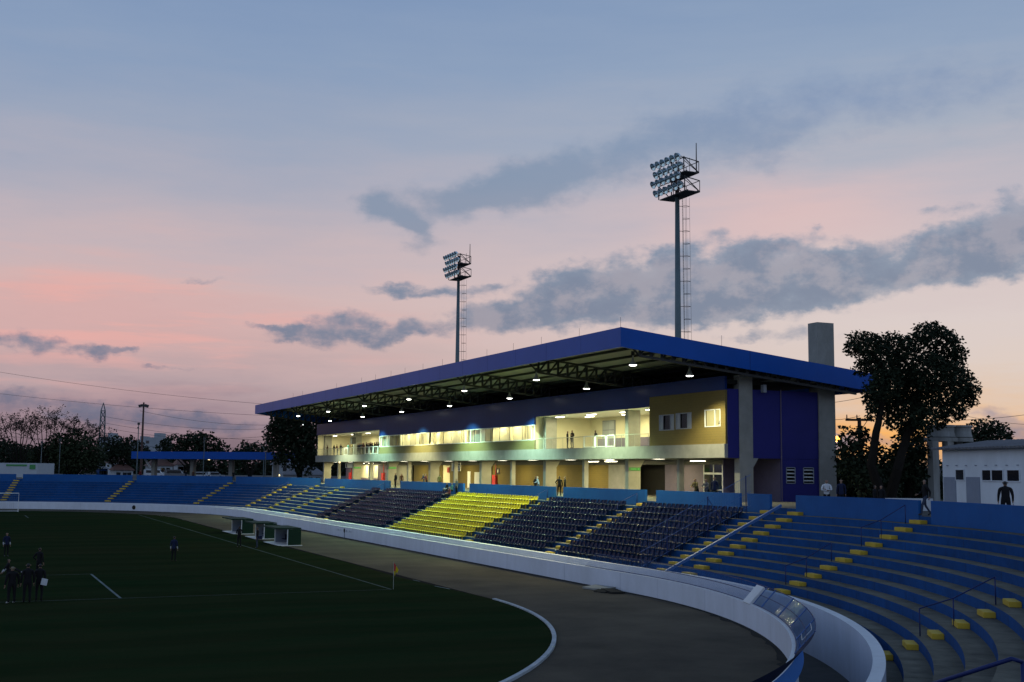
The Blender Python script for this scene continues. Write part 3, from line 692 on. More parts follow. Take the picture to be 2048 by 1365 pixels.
# columns
YK = [78.05+17.25*k for k in range(8)]
for k, y in enumerate(YK):
    b = MB(); yy = y-.1 if k == 0 else y; b.box(54.15, 55.4, yy, y+.62, 4.7, ZS0-.001 if 0 else 14.6)
    b.prism([(0, 0)]*3, 0, 0) if 0 else None
    i = len(b.v); b.v += [(55.4, yy+.02, 7.4), (55.9, yy+.02, ZS0-.01), (55.4, yy+.02, ZS0-.01), (55.4, y+.6, 7.4), (55.9, y+.6, ZS0-.01), (55.4, y+.6, ZS0-.01)]
    for q in ((0, 1, 2), (5, 4, 3), (0, 3, 4, 1)): b.f.append(tuple(i+w for w in q)); b.m.append(0)
    part('column', b, 'concrete')
    if k in (1, 5, 6):
        sg = part('exit_sign', MB().box(54.2, 55.35, y-.03, y-.005, 7.12, 7.42), 'green_sign')
        mk('lettering', MB().box(54.4, 54.95, y-.036, y-.032, 7.24, 7.30).box(55.12, 55.25, y-.036, y-.032, 7.2, 7.34), 'exit_glow', sg)
for k in range(7): part('slim_column', MB().box(54.15, 54.62, YK[k]+8.65, YK[k]+9.05, 4.7, ZS0-.002), 'concrete')
part('pylon', MB().box(61.75, 63.4, 77.9, 79.1, 4.7, 19.2), 'concrete', label='tall concrete pylon rising through the roof at the back corner')
# near end wall
b = MB(); b.box(XF+.12, 54.15, Y0-.04, Y0+.16, ZS0-.02, 13.5); b.box(55.4, 61.75, Y0-.04, Y0+.16, ZS0-.02, 13.5); part('end_wall', b, 'purple_wall')
part('downpipe', MB().tube([(58.1, Y0-.08, 4.7), (58.1, Y0-.08, 13.6)], .05, 8), 'purple_grey')
b = MB()
LV = [(58.55, 59.45), (60.2, 61.25)]
x = 58.15
for (a, c_) in LV: b.box(x, a, Y0-.02, Y0+.16, 4.7, ZS0-.03); b.box(a, c_, Y0-.02, Y0+.16, 4.7, 6.2); b.box(a, c_, Y0-.02, Y0+.16, 7.5, ZS0-.03); x = c_
b.box(x, 61.75, Y0-.02, Y0+.16, 4.7, ZS0-.03)
part('lower_end_wall', b, 'purple_wall')
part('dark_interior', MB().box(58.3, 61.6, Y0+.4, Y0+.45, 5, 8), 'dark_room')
for (a, c_) in LV:
    f = MB(); f.box(a, c_, Y0-.05, Y0, 6.2, 6.26); f.box(a, c_, Y0-.05, Y0, 7.44, 7.5); f.box(a, a+.06, Y0-.05, Y0, 6.2, 7.5); f.box(c_-.06, c_, Y0-.05, Y0, 6.2, 7.5)
    lw = part('louvre_window', f, 'grey_frame')
    g = MB()
    for i in range(4): g.obox(((a+c_)/2, Y0+.02, 6.45+.28*i), ((c_-a)/2-.06, 0, 0), (0, .1, .04), (0, -.005, .012))
    mk('slat', g, 'white_metal', lw)
# recess beside the end column: grey wall, hydrant box with red pipe
part('recess_wall', MB().box(55.4, 58.15, 82.0, 82.15, 4.7, ZS0).box(58.15, 58.3, Y0+.16, 82.0, 4.7, ZS0), 'purple_grey')
hb = MB().box(56.9, 57.75, 81.72, 81.98, 5.0, 6.2); hp = MB().tube([(57.0, 81.85, 6.2), (57.0, 81.85, ZS0-.05)], .07, 8)
h = part('hydrant_box', hb, 'red_paint'); mk('pipe', hp, 'red_paint', h)
# ground floor back wall, bay by bay (pixel edges of the photo turned into metres at X = 58.5)
def yb(px): return atx(px, 940, 58.5).y
bays = [('purple_grey_bay', 'purple_grey', 1408, 1330), ('mustard_bay', 'mustard', 1217, 1163), ('stone_bay', 'concrete', 1256, 1217), ('mustard_bay', 'mustard', 1163, 1022), ('mustard_bay', 'mustard', 1022, 985), ('mustard_bay', 'mustard', 980, 900),
        ('mustard_bay', 'mustard', 885, 828), ('purple_bay', 'purple_grey', 776, 757), ('cream_bay', 'cream_wall', 757, 722), ('purple_bay', 'purple_grey', 722, 692), ('stone_bay', 'concrete', 823, 776)]
for i, (nm, m, a, c_) in enumerate(bays): part(nm, MB().box(58.5, 58.7, yb(a), yb(c_)-.002, 4.7, ZS0-.003), m)
part('lit_doorway', MB().box(58.6, 58.7, yb(900), yb(885)-.002, 4.7, ZS0-.003), 'cream_wall')
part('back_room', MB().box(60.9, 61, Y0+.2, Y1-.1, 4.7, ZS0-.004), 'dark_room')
part('lintel', MB().box(58.3, 58.49, Y0+4, Y1-.1, 7.7, ZS0-.004), 'steel_dark')
b = MB(); b.box(58.42, 58.49, yb(942), yb(936), 4.7, 6.9); part('white_door', b, 'white_metal'); part('white_door', MB().box(58.42, 58.49, yb(962), yb(950), 4.7, 6.8), 'white_metal')
f = MB()
for px in (722, 738, 747, 757): f.box(58.42, 58.48, yb(px)-.06, yb(px)+.06, 5.7, 7.7)
f.box(58.42, 58.48, yb(757), yb(722), 5.62, 5.7); part('canteen_window', f, 'grey_frame')
part('canteen_dado', MB().box(58.4, 58.47, yb(757), yb(722), 4.7, 5.6), 'purple_grey')
# glass doors
f = MB(); ya, yb_ = 85.2, 89.6
for y in (ya, ya+1.45, ya+1.55, ya+2.9, yb_): f.box(58.45, 58.55, y-.05, y+.05, 4.7, 7.9)
f.box(58.43, 58.56, ya, yb_, 6.85, 7.02); f.box(58.44, 58.56, ya, yb_, 7.84, 7.94); f.box(58.44, 58.56, ya, yb_-1.4, 5.5, 5.58)
gd = part('glass_door', f, 'white_metal'); mk('pane', MB().face([(58.5, ya, 4.75), (58.5, yb_, 4.75), (58.5, yb_, 7.9), (58.5, ya, 7.9)]), 'dark_glass', gd)
# hydrant boxes, signs in the arcade
for (px, lab) in ((703, 0), (768, 0), (992, 0)):
    y = yb(px); h = part('hydrant_box', MB().box(58.2, 58.5, y-.5, y+.5, 5.1, 6.5), 'red_paint'); mk('pipe', MB().tube([(58.35, y-.3, 6.5), (58.35, y-.3, 8.0)], .06, 6), 'red_paint', h)
y = yb(937)
sg = part('sign_board', MB().box(55.0, 55.05, 138.6, 141.6, 6.9, 7.95), 'sign_white', label='white hanging notice board with three dark lines of writing')
g = MB()
for zz, w0, w1 in ((7.70, 138.75, 139.9), (7.42, 138.9, 139.95), (7.14, 138.8, 139.8)):
    y = w0
    while y < w1: w = random.uniform(.12, .3); g.box(54.985, 54.997, y, min(y+w, w1), zz-.05, zz+.05); y += w+.06
mk('lettering', g, 'sign_ink', sg)
sg = part('sign_board', MB().box(55.0, 55.05, 185.0, 189.0, 7.25, 7.95), 'sign_white'); mk('pictogram', MB().box(54.985, 54.997, 188.0, 188.6, 7.35, 7.85), 'sign_ink', sg)
sg = part('toilet_sign', MB().box(58.42, 58.49, yb(997)-.5, yb(997)+.5, 6.6, 7.3), 'sign_ink'); mk('pictogram', MB().box(58.40, 58.41, yb(997)-.12, yb(997)+.12, 6.75, 7.15), 'sign_white', sg)
part('fire_sign', MB().box(58.42, 58.49, yb(897)-.35, yb(897)+.35, 6.7, 7.4), 'red_paint')
# balcony railings
def railing(ya, yc, gates, lab):
    o = empty('balcony_railing', (XF-.1, ya, ZS1), lab, 'railing', 'balcony railings on the upper storey')
    b = MB(); b.tube([(XF-.1, ya, ZS1+1.05), (XF-.1, yc, ZS1+1.05)], .028, 6); mk('top_rail', b, 'galv', o)
    y = ya+.05
    while y <= yc+.01: mk('post', MB().tube([(XF-.1, y, ZS1), (XF-.1, y, ZS1+1.05)], .02, 6), 'galv', o); y += 2.35
    b = MB(); y = ya
    while y < yc: b.tube([(XF-.1, y, ZS1+.08), (XF-.1, y, ZS1+1.03)], .005, 4, cap=False); y += .14
    mk('bars', b, 'galv', o)
    for (a, c_) in gates:
        b = MB(); b.box(XF-.16, XF-.1, a, a+.12, ZS1, ZS1+1.1); b.box(XF-.16, XF-.1, c_-.12, c_, ZS1, ZS1+1.1); b.box(XF-.16, XF-.1, a, c_, ZS1+1.02, ZS1+1.1); b.box(XF-.16, XF-.1, a, c_, ZS1+.04, ZS1+.1)
        mk('white_frame', b, 'white_metal', o)
railing(89.6, 112.6, [(97.2, 99.3), (99.4, 101.6), (95.5, 97.1)], 'thin grey railing with white framed panels on the large balcony')
railing(165.1, 199.2, [(165.3, 167.5), (167.6, 169.5), (169.6, 171.6), (180.6, 182.6)], 'railing crowded with spectators on the far end balcony')
# roof
RX0, RX1, RY0, RY1 = 42.8, 65.95, 76.35, 200.9
def rz(x): return 17.52-.1058*(x-RX0)
FH = 1.46
def slab_x(mb, x0, x1, y0, y1, zt0, zt1, h, mi=0):
    i = len(mb.v); mb.v += [(x0, y0, zt0-h), (x1, y0, zt1-h), (x1, y1, zt1-h), (x0, y1, zt0-h), (x0, y0, zt0), (x1, y0, zt1), (x1, y1, zt1), (x0, y1, zt0)]
    for q in ((0, 3, 2, 1), (4, 5, 6, 7), (0, 1, 5, 4), (1, 2, 6, 5), (2, 3, 7, 6), (3, 0, 4, 7)): mb.f.append(tuple(i+w for w in q)); mb.m.append(mi)
b = MB(); b.box(RX0-.12, RX0, RY0, RY1, rz(RX0)-FH, rz(RX0)); slab_x(b, RX0-.12, RX1, RY0-.12, RY0-.001, rz(RX0-.12), rz(RX1), FH); slab_x(b, RX0-.12, RX1, RY1+.001, RY1+.12, rz(RX0-.12), rz(RX1), FH); b.box(RX1, RX1+.12, RY0-.12, RY1+.12, rz(RX1)-FH, rz(RX1))
part('fascia', b, 'blue_metal')
b = MB(); y = RY0+6.2
while y < RY1-2: b.box(RX0-.123, RX0-.12, y-.012, y+.012, rz(RX0)-FH, rz(RX0)); y += 6.2
for x in (54.0,): b.box(x-.015, x+.015, RY0-.123, RY0-.12, rz(x)-FH+.003, rz(x)-.003)
part('panel_seam', b, 'cloth_navy')
b = MB(); xq = RX0+.1; per = .42; ny = int((RY1-RY0-.1)/per); prof_ = []
for i in range(ny):
    y = RY0+.05+i*per; prof_ += [(y, 0), (y+.2, 0), (y+.24, .06), (y+.38, .06)]
i0 = len(b.v)
for y, dz in prof_: b.v += [(RX0+.02, y, rz(RX0)-.3+dz), (RX1-.02, y, rz(RX1)-.3+dz)]
for i in range(len(prof_)-1): b.f.append((i0+2*i, i0+2*i+2, i0+2*i+3, i0+2*i+1)); b.m.append(0)
part('corrugated_sheet', b, 'soffit')
b = MB(); slab_x(b, RX0+.01, RX1-.01, RY0+.01, RY1-.01, rz(RX0)-.1, rz(RX1)-.1, .04); part('roof_covering', b, 'roof_top')
b = MB()
for x in (44.6, 46.8, 49.0, 51.2, 53.4, 55.6, 57.8, 60, 62.2, 64.4): b.box(x, x+.09, RY0+.05, RY1-.05, rz(x)-.5, rz(x)-.3)
b.box(RX0+.03, RX0+.2, RY0+.05, RY1-.05, rz(RX0)-1.42, rz(RX0)-1.3)
part('purlin', b, 'steel_dark')
def zt(x): return rz(x)-.52
def zb(x): return rz(x)-1.78
for k in range(8):
    y = min(77.1+17.2*k, RY1-.4) if k else 76.8
    b = MB()
    b.obox(((RX0+.15+65.8)/2, y, (zt(RX0+.15)+zt(65.8))/2), ((65.8-RX0-.15)/2, 0, (zt(65.8)-zt(RX0+.15))/2), (0, .09, 0), (0, 0, .09))
    b.obox(((44.6+64.6)/2, y, (zb(44.6)+zb(64.6))/2), (10.0, 0, (zb(64.6)-zb(44.6))/2), (0, .09, 0), (0, 0, .09))
    b.tube([(43.0, y, zt(43)), (44.6, y, zb(44.6))], .09, 4)
    x = 44.6; q = 0
    while x < 64.5:
        b.obox((x, y, (zt(x)+zb(x))/2), (.085, 0, 0), (0, .07, 0), (0, 0, .62))
        b.tube([(x, y, zb(x)), (x+.95, y, zt(x+.95))], .085, 4); x += .95
    part('roof_truss', b, 'steel_dark')
b = MB()
for (px, py) in ((587, 795), (606, 790), (674, 775), (724, 764), (752, 758), (783, 751), (811, 745), (847, 738), (886, 730), (975, 711), (1028, 700), (1084, 688), (1160, 672)):
    y = atx(px, py, RX0).y; b.tube([(RX0-.06, y, rz(RX0)), (RX0-.06, y, rz(RX0)+.62)], .012, 4)
b.tube([(RX0-.06, RY0, rz(RX0)), (RX0-.06, RY0, rz(RX0)+.75)], .014, 4); b.tube([(51.5, RY0, rz(51.5)), (51.5, RY0, rz(51.5)+.8)], .014, 4)
part('lightning_rod', b, 'steel_dark')
part('roof_vent', MB().box(56.2, 56.5, 77.6, 77.95, 13.3, 13.9), 'grey_frame')

# ------------------------------------------------------------------ pendant lamps under the roof (lit)
def lamp_light(name, kind, loc, power, col, parent, size=.5, spot=None, blend=.5, shape='DISK', sy=None, rot=None):
    l = bpy.data.lights.new(name, kind); l.energy = power; l.color = col
    if kind == 'SPOT': l.spot_size = spot; l.spot_blend = blend; l.shadow_soft_size = size
    else:
        l.shape = shape; l.size = size
        if sy: l.size_y = sy
    o = bpy.data.objects.new(name, l); C.objects.link(o); o.parent = parent
    o.location = Vector(loc)-parent.location
    if rot: o.rotation_euler = rot
    return o
LW = ['nearest', 'second nearest', 'third', 'fourth', 'fifth', 'sixth', 'farthest']
for row, (x, z_, pw) in enumerate(((45.0, 15.0, 7400), (50.0, 14.4, 7800))):
    for k in range(7):
        y = 78.5+17.05*k
        o = empty('pendant_lamp', (x, y, z_), 'lit bell shaped lamp hanging from the truss, %s in the %s row' % (LW[k], 'front' if row == 0 else 'rear'), 'lamp', 'lit pendant lamps under the roof')
        mk('shade', MB().lathe([(.06, .75), (.08, .5), (.13, .36), (.28, .06), (.31, 0)], (x, y, z_), 18), 'galv', o, smooth=True)
        mk('ballast', MB().lathe([(.0, 1.05), (.14, 1.05), (.14, .72), (.0, .72)], (x, y, z_), 12), 'steel_dark', o)
        mk('glowing_lens', MB().lathe([(.0, -.06), (.17, -.05), (.285, .0), (.285, .02)], (x, y, z_), 18), 'lamp_glow', o)
        col = [(1, .93, .52), (.74, 1, .56), (.60, 1, .70), (.62, 1, .62), (1, .96, .48), (.58, 1, .68), (.85, 1, .6)][k]
        lamp_light('lamp_light', 'SPOT', (x, y, z_-.12), pw*(.5 if k == 0 and row else 1), col, o, .12, RAD(150 if row == 0 else 122), 1.0 if row == 0 else .55)
# fluorescent tubes: balconies, press boxes, arcade
def tube_lamp(loc, ly, lx, power, col, lab, grp, name='tube_lamp'):
    o = empty(name, loc, lab, 'tube lamp', grp); x, y, z_ = loc
    mk('housing', MB().box(x-lx/2-.05, x+lx/2+.05, y-ly/2-.05, y+ly/2+.05, z_-.02, z_+.06), 'white_metal', o)
    mk('glowing_tube', MB().box(x-lx/2, x+lx/2, y-ly/2, y+ly/2, z_-.06, z_-.022), 'tube_glow', o)
    lamp_light('lamp_light', 'AREA', (x, y, z_-.09), power, col, o, lx, shape='RECTANGLE', sy=ly)
WARM = (1, .91, .47)
for i, (x, y) in enumerate(((54.6, 110.2), (56.6, 107.5), (54.7, 103.5), (57.5, 101.5), (55.0, 97.4), (57.6, 93.2), (54.6, 92.0))):
    tube_lamp((x, y, ZC-.07), 1.5, .3, 240, WARM, 'ceiling tube lamp over the large balcony, %s from the far end' % ORD[i], 'tube lamps on the large balcony')
for i, (x, y) in enumerate(((55.0, 168.5), (57.5, 172.5), (55.0, 177.0), (55.2, 185.5), (57.5, 190), (55, 195.5))):
    tube_lamp((x, y, ZC-.07), 1.5, .3, 210, (1, .91, .47), 'ceiling tube lamp over the far end balcony, %s from the near side' % ORD[i], 'tube lamps on the far end balcony')
for i in range(12):
    tube_lamp((53.62, 116.0+4.05*i, ZC-.3), 2.6, .12, 110, WARM, 'tube lamp above the ribbon window, %s from the near end' % ORD[i], 'tube lamps behind the ribbon window')
tube_lamp((55.2, 80.4, ZC-.07), 1.4, .3, 150, WARM, 'tube lamp inside the room of the lit end window', None)
for i, (x, y, p) in enumerate(((55.9, 86.6, 60), (55.6, 96.6, 150), (55.6, 101.2, 150), (55.6, 104.9, 150), (57.6, 183.5, 120), (57.6, 188.3, 120))):
    tube_lamp((x, y, ZS0-.16), 2.0, .22, p, (1, .87, .48), 'tube lamp on the arcade ceiling, %s from the near end' % ORD[i], 'tube lamps in the ground floor arcade')
n_ = 0
for k in range(7):
    for y in (YK[k+1]-3.0, YK[k]+8.65-2.6):
        if y < 92: continue
        o = empty('ceiling_light', (55.5, y, ZS0), 'flush square ceiling light in the arcade, %s from the near end' % ORD[n_], 'ceiling light', 'flush ceiling lights in the arcade'); n_ += 1
        mk('trim', MB().box(55.05, 55.95, y-.45, y+.45, ZS0-.012, ZS0-.003), 'white_metal', o)
        mk('diffuser', MB().box(55.1, 55.9, y-.4, y+.4, ZS0-.016, ZS0-.0125), 'tube_glow', o)
        lamp_light('lamp_light', 'AREA', (55.5, y, ZS0-.03), 380, (1, .86, .36), o, .8, shape='RECTANGLE', sy=.8)

# ================================================================== FLOODLIGHT MASTS
def mast(px, ptop, dep, pole_r0, pole_r1, lab):
    top = atd(px, ptop, dep); sc = dep/135.0
    X, Y, Z = top.x, top.y, top.z
    o = empty('floodlight_mast', (X, Y, 4.7), lab, 'floodlight mast', 'floodlight masts behind the grandstand')
    mk('pole', MB().tube([(X, Y, 4.7), (X, Y, (Z+4.7)/2), (X, Y, Z)], [pole_r0*1.15, pole_r0, pole_r1], 16), 'steel_pole', o, smooth=True)
    mk('pole_cap', MB().tube([(X, Y, Z-1.6), (X, Y, Z+3.9)], [pole_r1*1.02, pole_r1*.8], 10), 'rust', o, smooth=True)
    # frame faces the pitch: u along the lamp rows, f toward the pitch
    f_ = Vector((-1, 0, 0)); u_ = Vector((0, -1, 0))     # u: toward the viewer's side
    LB = MB(); PL = MB()
    def P(a, fr, h): return Vector((X, Y, Z))+u_*a+f_*fr+Vector((0, 0, h))
    for (h, halfw) in ((0.0, 2.75), (2.2, 2.6)):
        mk('platform', MB().obox(P(0, -.3, h), u_*halfw, f_*.95, Vector((0, 0, .05))), 'steel_dark', o)
        for e in (-1, 1):
            LB.tube([P(-halfw, .65*e-.3, h+.08), P(halfw, .65*e-.3, h+.08)], .07, 5)
        for h2 in (.5, 1.55): LB.tube([P(-halfw-.1, .75, h+h2), P(halfw+.1, .75, h+h2)], .065, 5)
        for a in (-halfw, 0, halfw):
            LB.tube([P(a, .75, h), P(a, .75, h+1.65)], .07, 5); LB.tube([P(a, -1.2, h), P(a, .75, h+1.55)], .06, 5); LB.tube([P(a, -1.2, h), P(a, -1.2, h+1.25)], .045, 5)
        LB.tube([P(-halfw, -1.2, h+1.25), P(halfw, -1.2, h+1.25)], .045, 5); LB.tube([P(halfw, -1.2, h+1.25), P(halfw, .75, h+1.55)], .06, 5); LB.tube([P(halfw, -1.2, h), P(halfw, .75, h+1.2)], .04, 5)
    mk('lattice_frame', LB, 'steel_dark', o)
    mk('lightning_rod', MB().tube([P(2.1, -1.2, 2.2), P(2.1, -1.2, 5.7)], [.09, .05], 6), 'steel_dark', o)
    mk('small_rod', MB().tube([P(1.2, -.9, 2.2), P(1.2, -.9, 4.2)], .03, 5), 'steel_dark', o)
    aim = (f_*.86+Vector((0, 0, -.5))).normalized()
    for r, h in enumerate((.62, 1.62, 2.78, 3.72)):
        for k in range(6):
            a = -2.6+1.04*k; c_ = P(a, 1.25+(0 if r % 2 == 0 else .35), h)
            fl = mk('floodlight', MB().lathe([(.05, -.42), (.2, -.35), (.36, -.17), (.44, .02), (.46, .03), (.46, .05), (.42, .04), (.31, -.12), (.17, -.24), (.0, -.27)], c_, 16, axis=aim), 'reflector', o, smooth=True)
            mk('bracket', MB().tube([c_-aim*.3, c_-aim*.35-f_*.35+Vector((0, 0, -.12)), P(a, .75, h-.2)], .045, 5), 'steel_dark', fl)
            mk('lens', MB().lathe([(0, .0), (.42, .0)], c_+aim*.04, 16, axis=aim), 'clear_glass', fl)
    # caged ladder
    LD = MB(); LC = MB(); side = Vector((.93, -.36, 0)); out = Vector((.36, .93, 0)); zz = Z-.3
    for w in (-.2, .2): LD.tube([Vector((X, Y, 5.2))+side*(pole_r0+.5)+out*w, Vector((X, Y, Z-.2))+side*(pole_r1+.35)+out*w], .022, 4)
    while zz > 6:
        t = (zz-4.7)/(Z-4.7); rr = pole_r0*(1-t)+pole_r1*t+.5*(1-t)+.35*t; c_ = Vector((X, Y, zz))+side*rr
        LD.tube([c_-out*.2, c_+out*.2], .014, 4, cap=False); zz -= .32
    for w, q in ((-.34, .35), (.34, .35), (0, .78)): LC.tube([Vector((X, Y, 7.2))+side*(pole_r0+.5+q)+out*w, Vector((X, Y, Z-.2))+side*(pole_r1+.35+q)+out*w], .016, 4)
    zz = Z-1.2; n_ = 0
    while zz > 7:
        t = (zz-4.7)/(Z-4.7); rr = pole_r0*(1-t)+pole_r1*t+.5*(1-t)+.35*t; c_ = Vector((X, Y, zz))+side*rr
        LC.tube([c_-out*.3, c_-out*.36+side*.4, c_+side*.78, c_+out*.36+side*.4, c_+out*.3], .022, 4)
        if n_ % 2 == 0: LC.tube([c_, c_-side*.45], .03, 4)
        zz -= 1.42; n_ += 1
    mk('ladder', LD, 'steel_dark', o); mk('ladder_cage', LC, 'steel_dark', o)
mast(1354.5, 392, 135, .36, .25, 'taller looking floodlight mast with four lamp rows behind the near half of the roof')
mast(917, 557, 205, .36, .24, 'smaller looking floodlight mast with four lamp rows behind the far half of the roof')

# ================================================================== PEOPLE
def person_mesh(pose):
    J = dict(pelvis=(0, 0, .95), belly=(0, 0, 1.08), chest=(0, .01, 1.30), neckb=(0, .01, 1.44), neck=(0, 0, 1.50), jaw=(0, -.02, 1.57), head=(0, -.005, 1.655), crown=(0, .01, 1.73),
             hipL=(.09, 0, .90), kneeL=(.105, -.01, .50), ankL=(.11, .02, .09), toeL=(.125, -.15, .04), shL=(.18, .01, 1.405), elL=(.235, .03, 1.13), wrL=(.245, -.04, .88), haL=(.245, -.055, .80))
    for k in list(J):
        if k.endswith('L'): x, y, z_ = J[k]; J[k[:-1]+'R'] = (-x, y, z_)
    if pose == 'lean':
        for s_ in 'LR':
            g = 1 if s_ == 'L' else -1; J['el'+s_] = (g*.25, -.16, 1.20); J['wr'+s_] = (g*.12, -.36, 1.12); J['ha'+s_] = (g*.05, -.40, 1.11)
        for k in ('chest', 'neckb', 'neck', 'jaw', 'head', 'crown', 'shL', 'shR'): x, y, z_ = J[k]; J[k] = (x, y-.10, z_-.02)
    if pose == 'cross':
        J['elL'] = (.25, -.08, 1.13); J['wrL'] = (-.02, -.20, 1.17); J['haL'] = (-.10, -.19, 1.19); J['elR'] = (-.25, -.08, 1.13); J['wrR'] = (.02, -.24, 1.12); J['haR'] = (.11, -.23, 1.13)
    if pose == 'walk':
        J['kneeL'] = (.10, -.18, .52); J['ankL'] = (.10, -.22, .10); J['toeL'] = (.11, -.40, .07); J['kneeR'] = (-.10, .05, .50); J['ankR'] = (-.10, .30, .14); J['toeR'] = (-.11, .16, .04)
        J['elL'] = (.24, .16, 1.15); J['wrL'] = (.24, .14, .91); J['haL'] = (.24, .10, .83); J['elR'] = (-.24, -.06, 1.14); J['wrR'] = (-.22, -.26, 1.02); J['haR'] = (-.21, -.33, 1.0)
    if pose == 'talk':
        J['elL'] = (.27, -.02, 1.15); J['wrL'] = (.22, -.24, 1.22); J['haL'] = (.20, -.31, 1.27); J['kneeR'] = (-.12, -.04, .5)
    if pose == 'hips':
        J['elL'] = (.36, .08, 1.17); J['wrL'] = (.20, -.02, 1.02); J['haL'] = (.15, -.06, .99); J['ankL'] = (.17, .02, .09); J['toeL'] = (.20, -.14, .04); J['kneeL'] = (.14, -.01, .5)
    if pose in ('sit', 'floor'):
        dz = -.50 if pose == 'sit' else -.83
        for k in J:
            if not k.startswith(('knee', 'ank', 'toe')): x, y, z_ = J[k]; J[k] = (x, y, z_+dz)
        for s_ in 'LR':
            g = 1 if s_ == 'L' else -1
            if pose == 'sit': J['knee'+s_] = (g*.13, -.42, .46); J['ank'+s_] = (g*.13, -.38, .09); J['toe'+s_] = (g*.14, -.55, .04); J['wr'+s_] = (g*.16, -.30, .56); J['ha'+s_] = (g*.13, -.38, .55); J['el'+s_] = (g*.25, -.06, .64)
            else: J['knee'+s_] = (g*.15, -.42, .30); J['ank'+s_] = (g*.12, -.78, .09); J['toe'+s_] = (g*.14, -.92, .16); J['el'+s_] = (g*.30, .14, .36); J['wr'+s_] = (g*.30, .30, .12); J['ha'+s_] = (g*.30, .36, .05)
    R_ = dict(pelvis=(.155, .115), belly=(.14, .105), chest=(.17, .12), neckb=(.10, .08), neck=(.055, .055), jaw=(.066, .072), head=(.080, .098), crown=(.055, .065), hip=(.095, .1), knee=(.062, .062), ank=(.042, .045), toe=(.045, .032),
              sh=(.072, .072), el=(.05, .05), wr=(.033, .033), ha=(.042, .024))
    E = [('pelvis', 'belly', 2), ('belly', 'chest', 2), ('chest', 'neckb', 2), ('neckb', 'neck', 0), ('neck', 'jaw', 0), ('jaw', 'head', 0), ('head', 'crown', 1)]
    for s_ in 'LR': E += [('pelvis', 'hip'+s_, 4), ('hip'+s_, 'knee'+s_, 4), ('knee'+s_, 'ank'+s_, 4), ('ank'+s_, 'toe'+s_, 5), ('neckb', 'sh'+s_, 2), ('sh'+s_, 'el'+s_, 2), ('el'+s_, 'wr'+s_, 3), ('wr'+s_, 'ha'+s_, 0)]
    bm = bmesh.new(); lay = bm.verts.layers.skin.verify(); V = {}
    for k, p in J.items():
        v = bm.verts.new(p); r = R_.get(k) or R_[k[:-1]]; v[lay].radius = r; V[k] = v
    V['pelvis'][lay].use_root = True
    for a, b_, _ in E: bm.edges.new((V[a], V[b_]))
    me = bpy.data.meshes.new('skeleton'); bm.to_mesh(me); bm.free()
    o = bpy.data.objects.new('skeleton', me); C.objects.link(o); o.modifiers.new('s', 'SKIN'); m2 = o.modifiers.new('u', 'SUBSURF'); m2.levels = 1; m2.render_levels = 1
    dg = bpy.context.evaluated_depsgraph_get(); ev = o.evaluated_get(dg); out = bpy.data.meshes.new_from_object(ev)
    bpy.data.objects.remove(o); bpy.data.meshes.remove(me)
    out.name = 'person_'+pose
    segs = [(Vector(J[a]), Vector(J[b_]), t) for a, b_, t in E]; hd = Vector(J['head'])
    bm = bmesh.new(); bm.from_mesh(out)
    for f in bm.faces:
        c_ = f.calc_center_median(); best = (9, 0)
        for A, B, t in segs:
            d_ = B-A; q = max(0, min(1, (c_-A).dot(d_)/d_.length_squared)); dd = (c_-(A+d_*q)).length - (.05 if t == 2 else 0)
            if dd < best[0]: best = (dd, t)
        t = best[1]
        if t in (0, 1) and (c_-hd).length < .2 and c_.z > hd.z-.07 and (c_.y > hd.y+.0 or c_.z > hd.z+.055): t = 1
        elif t == 1: t = 0
        f.material_index = t; f.smooth = True
    # nose, ears, fingers
    def cone(p, q, r0, r1, mi):
        mb = MB().tube([p, q], [r0, r1], 5); vs = [bm.verts.new(v) for v in mb.v]
        for f in mb.f:
            try: nf = bm.faces.new([vs[i] for i in f]); nf.material_index = mi; nf.smooth = True
            except ValueError: pass
    cone(hd+Vector((0, -.088, .012)), hd+Vector((0, -.122, -.022)), .008, .016, 0)
    for g in (-1, 1): cone(hd+Vector((g*.072, .005, .02)), hd+Vector((g*.092, .012, -.02)), .014, .02, 0)
    for s_, g in (('L', 1), ('R', -1)):
        ha, wr = Vector(J['ha'+s_]), Vector(J['wr'+s_]); d_ = (ha-wr).normalized(); sd = d_.cross(Vector((g, 0, 0)))
        sd = sd.normalized() if sd.length > .2 else Vector((0, 1, 0)); nn = d_.cross(sd).normalized()
        for i, ln in enumerate((.062, .075, .07, .055)):
            a0 = ha+d_*.012+sd*(-.026+.0175*i); k1 = a0+d_*ln*.55-nn*.004; cone(a0, k1, .0095, .0085, 0); cone(k1, k1+d_*ln*.4-nn*.018, .0085, .006, 0)
        a0 = ha-d_*.03+sd*-.03; cone(a0, a0+d_*.035-sd*.03, .011, .008, 0)
    out.materials.clear()
    for _ in range(6): out.materials.append(MATS['skin'])
    bm.to_mesh(out); bm.free()
    return out
PM = {}
def person(loc, face, pose, top, legs, label, group=None, sleeve=None, hair='hair_black', shoe='shoe_dark', scale=1.0, wide=1.0):
    if pose not in PM: PM[pose] = person_mesh(pose)
    o = bpy.data.objects.new('person', PM[pose]); C.objects.link(o); o.location = loc; o.rotation_euler = (0, 0, face); o.scale = (scale*wide, scale*wide, scale)
    for i, m in enumerate(('skin', hair, top, sleeve or top, legs, shoe)):
        o.material_slots[i].link = 'OBJECT'; o.material_slots[i].material = MATS[m]
    return tag(o, label, 'person', group)
def facing(dx, dy): return math.atan2(dx, -dy)      # the figure faces -Y at 0
TOCAM, AWAY, TOPITCH = facing(-.4, -.9), facing(.4, .9), facing(-1, -.1)
G1 = 'people on the pitch'
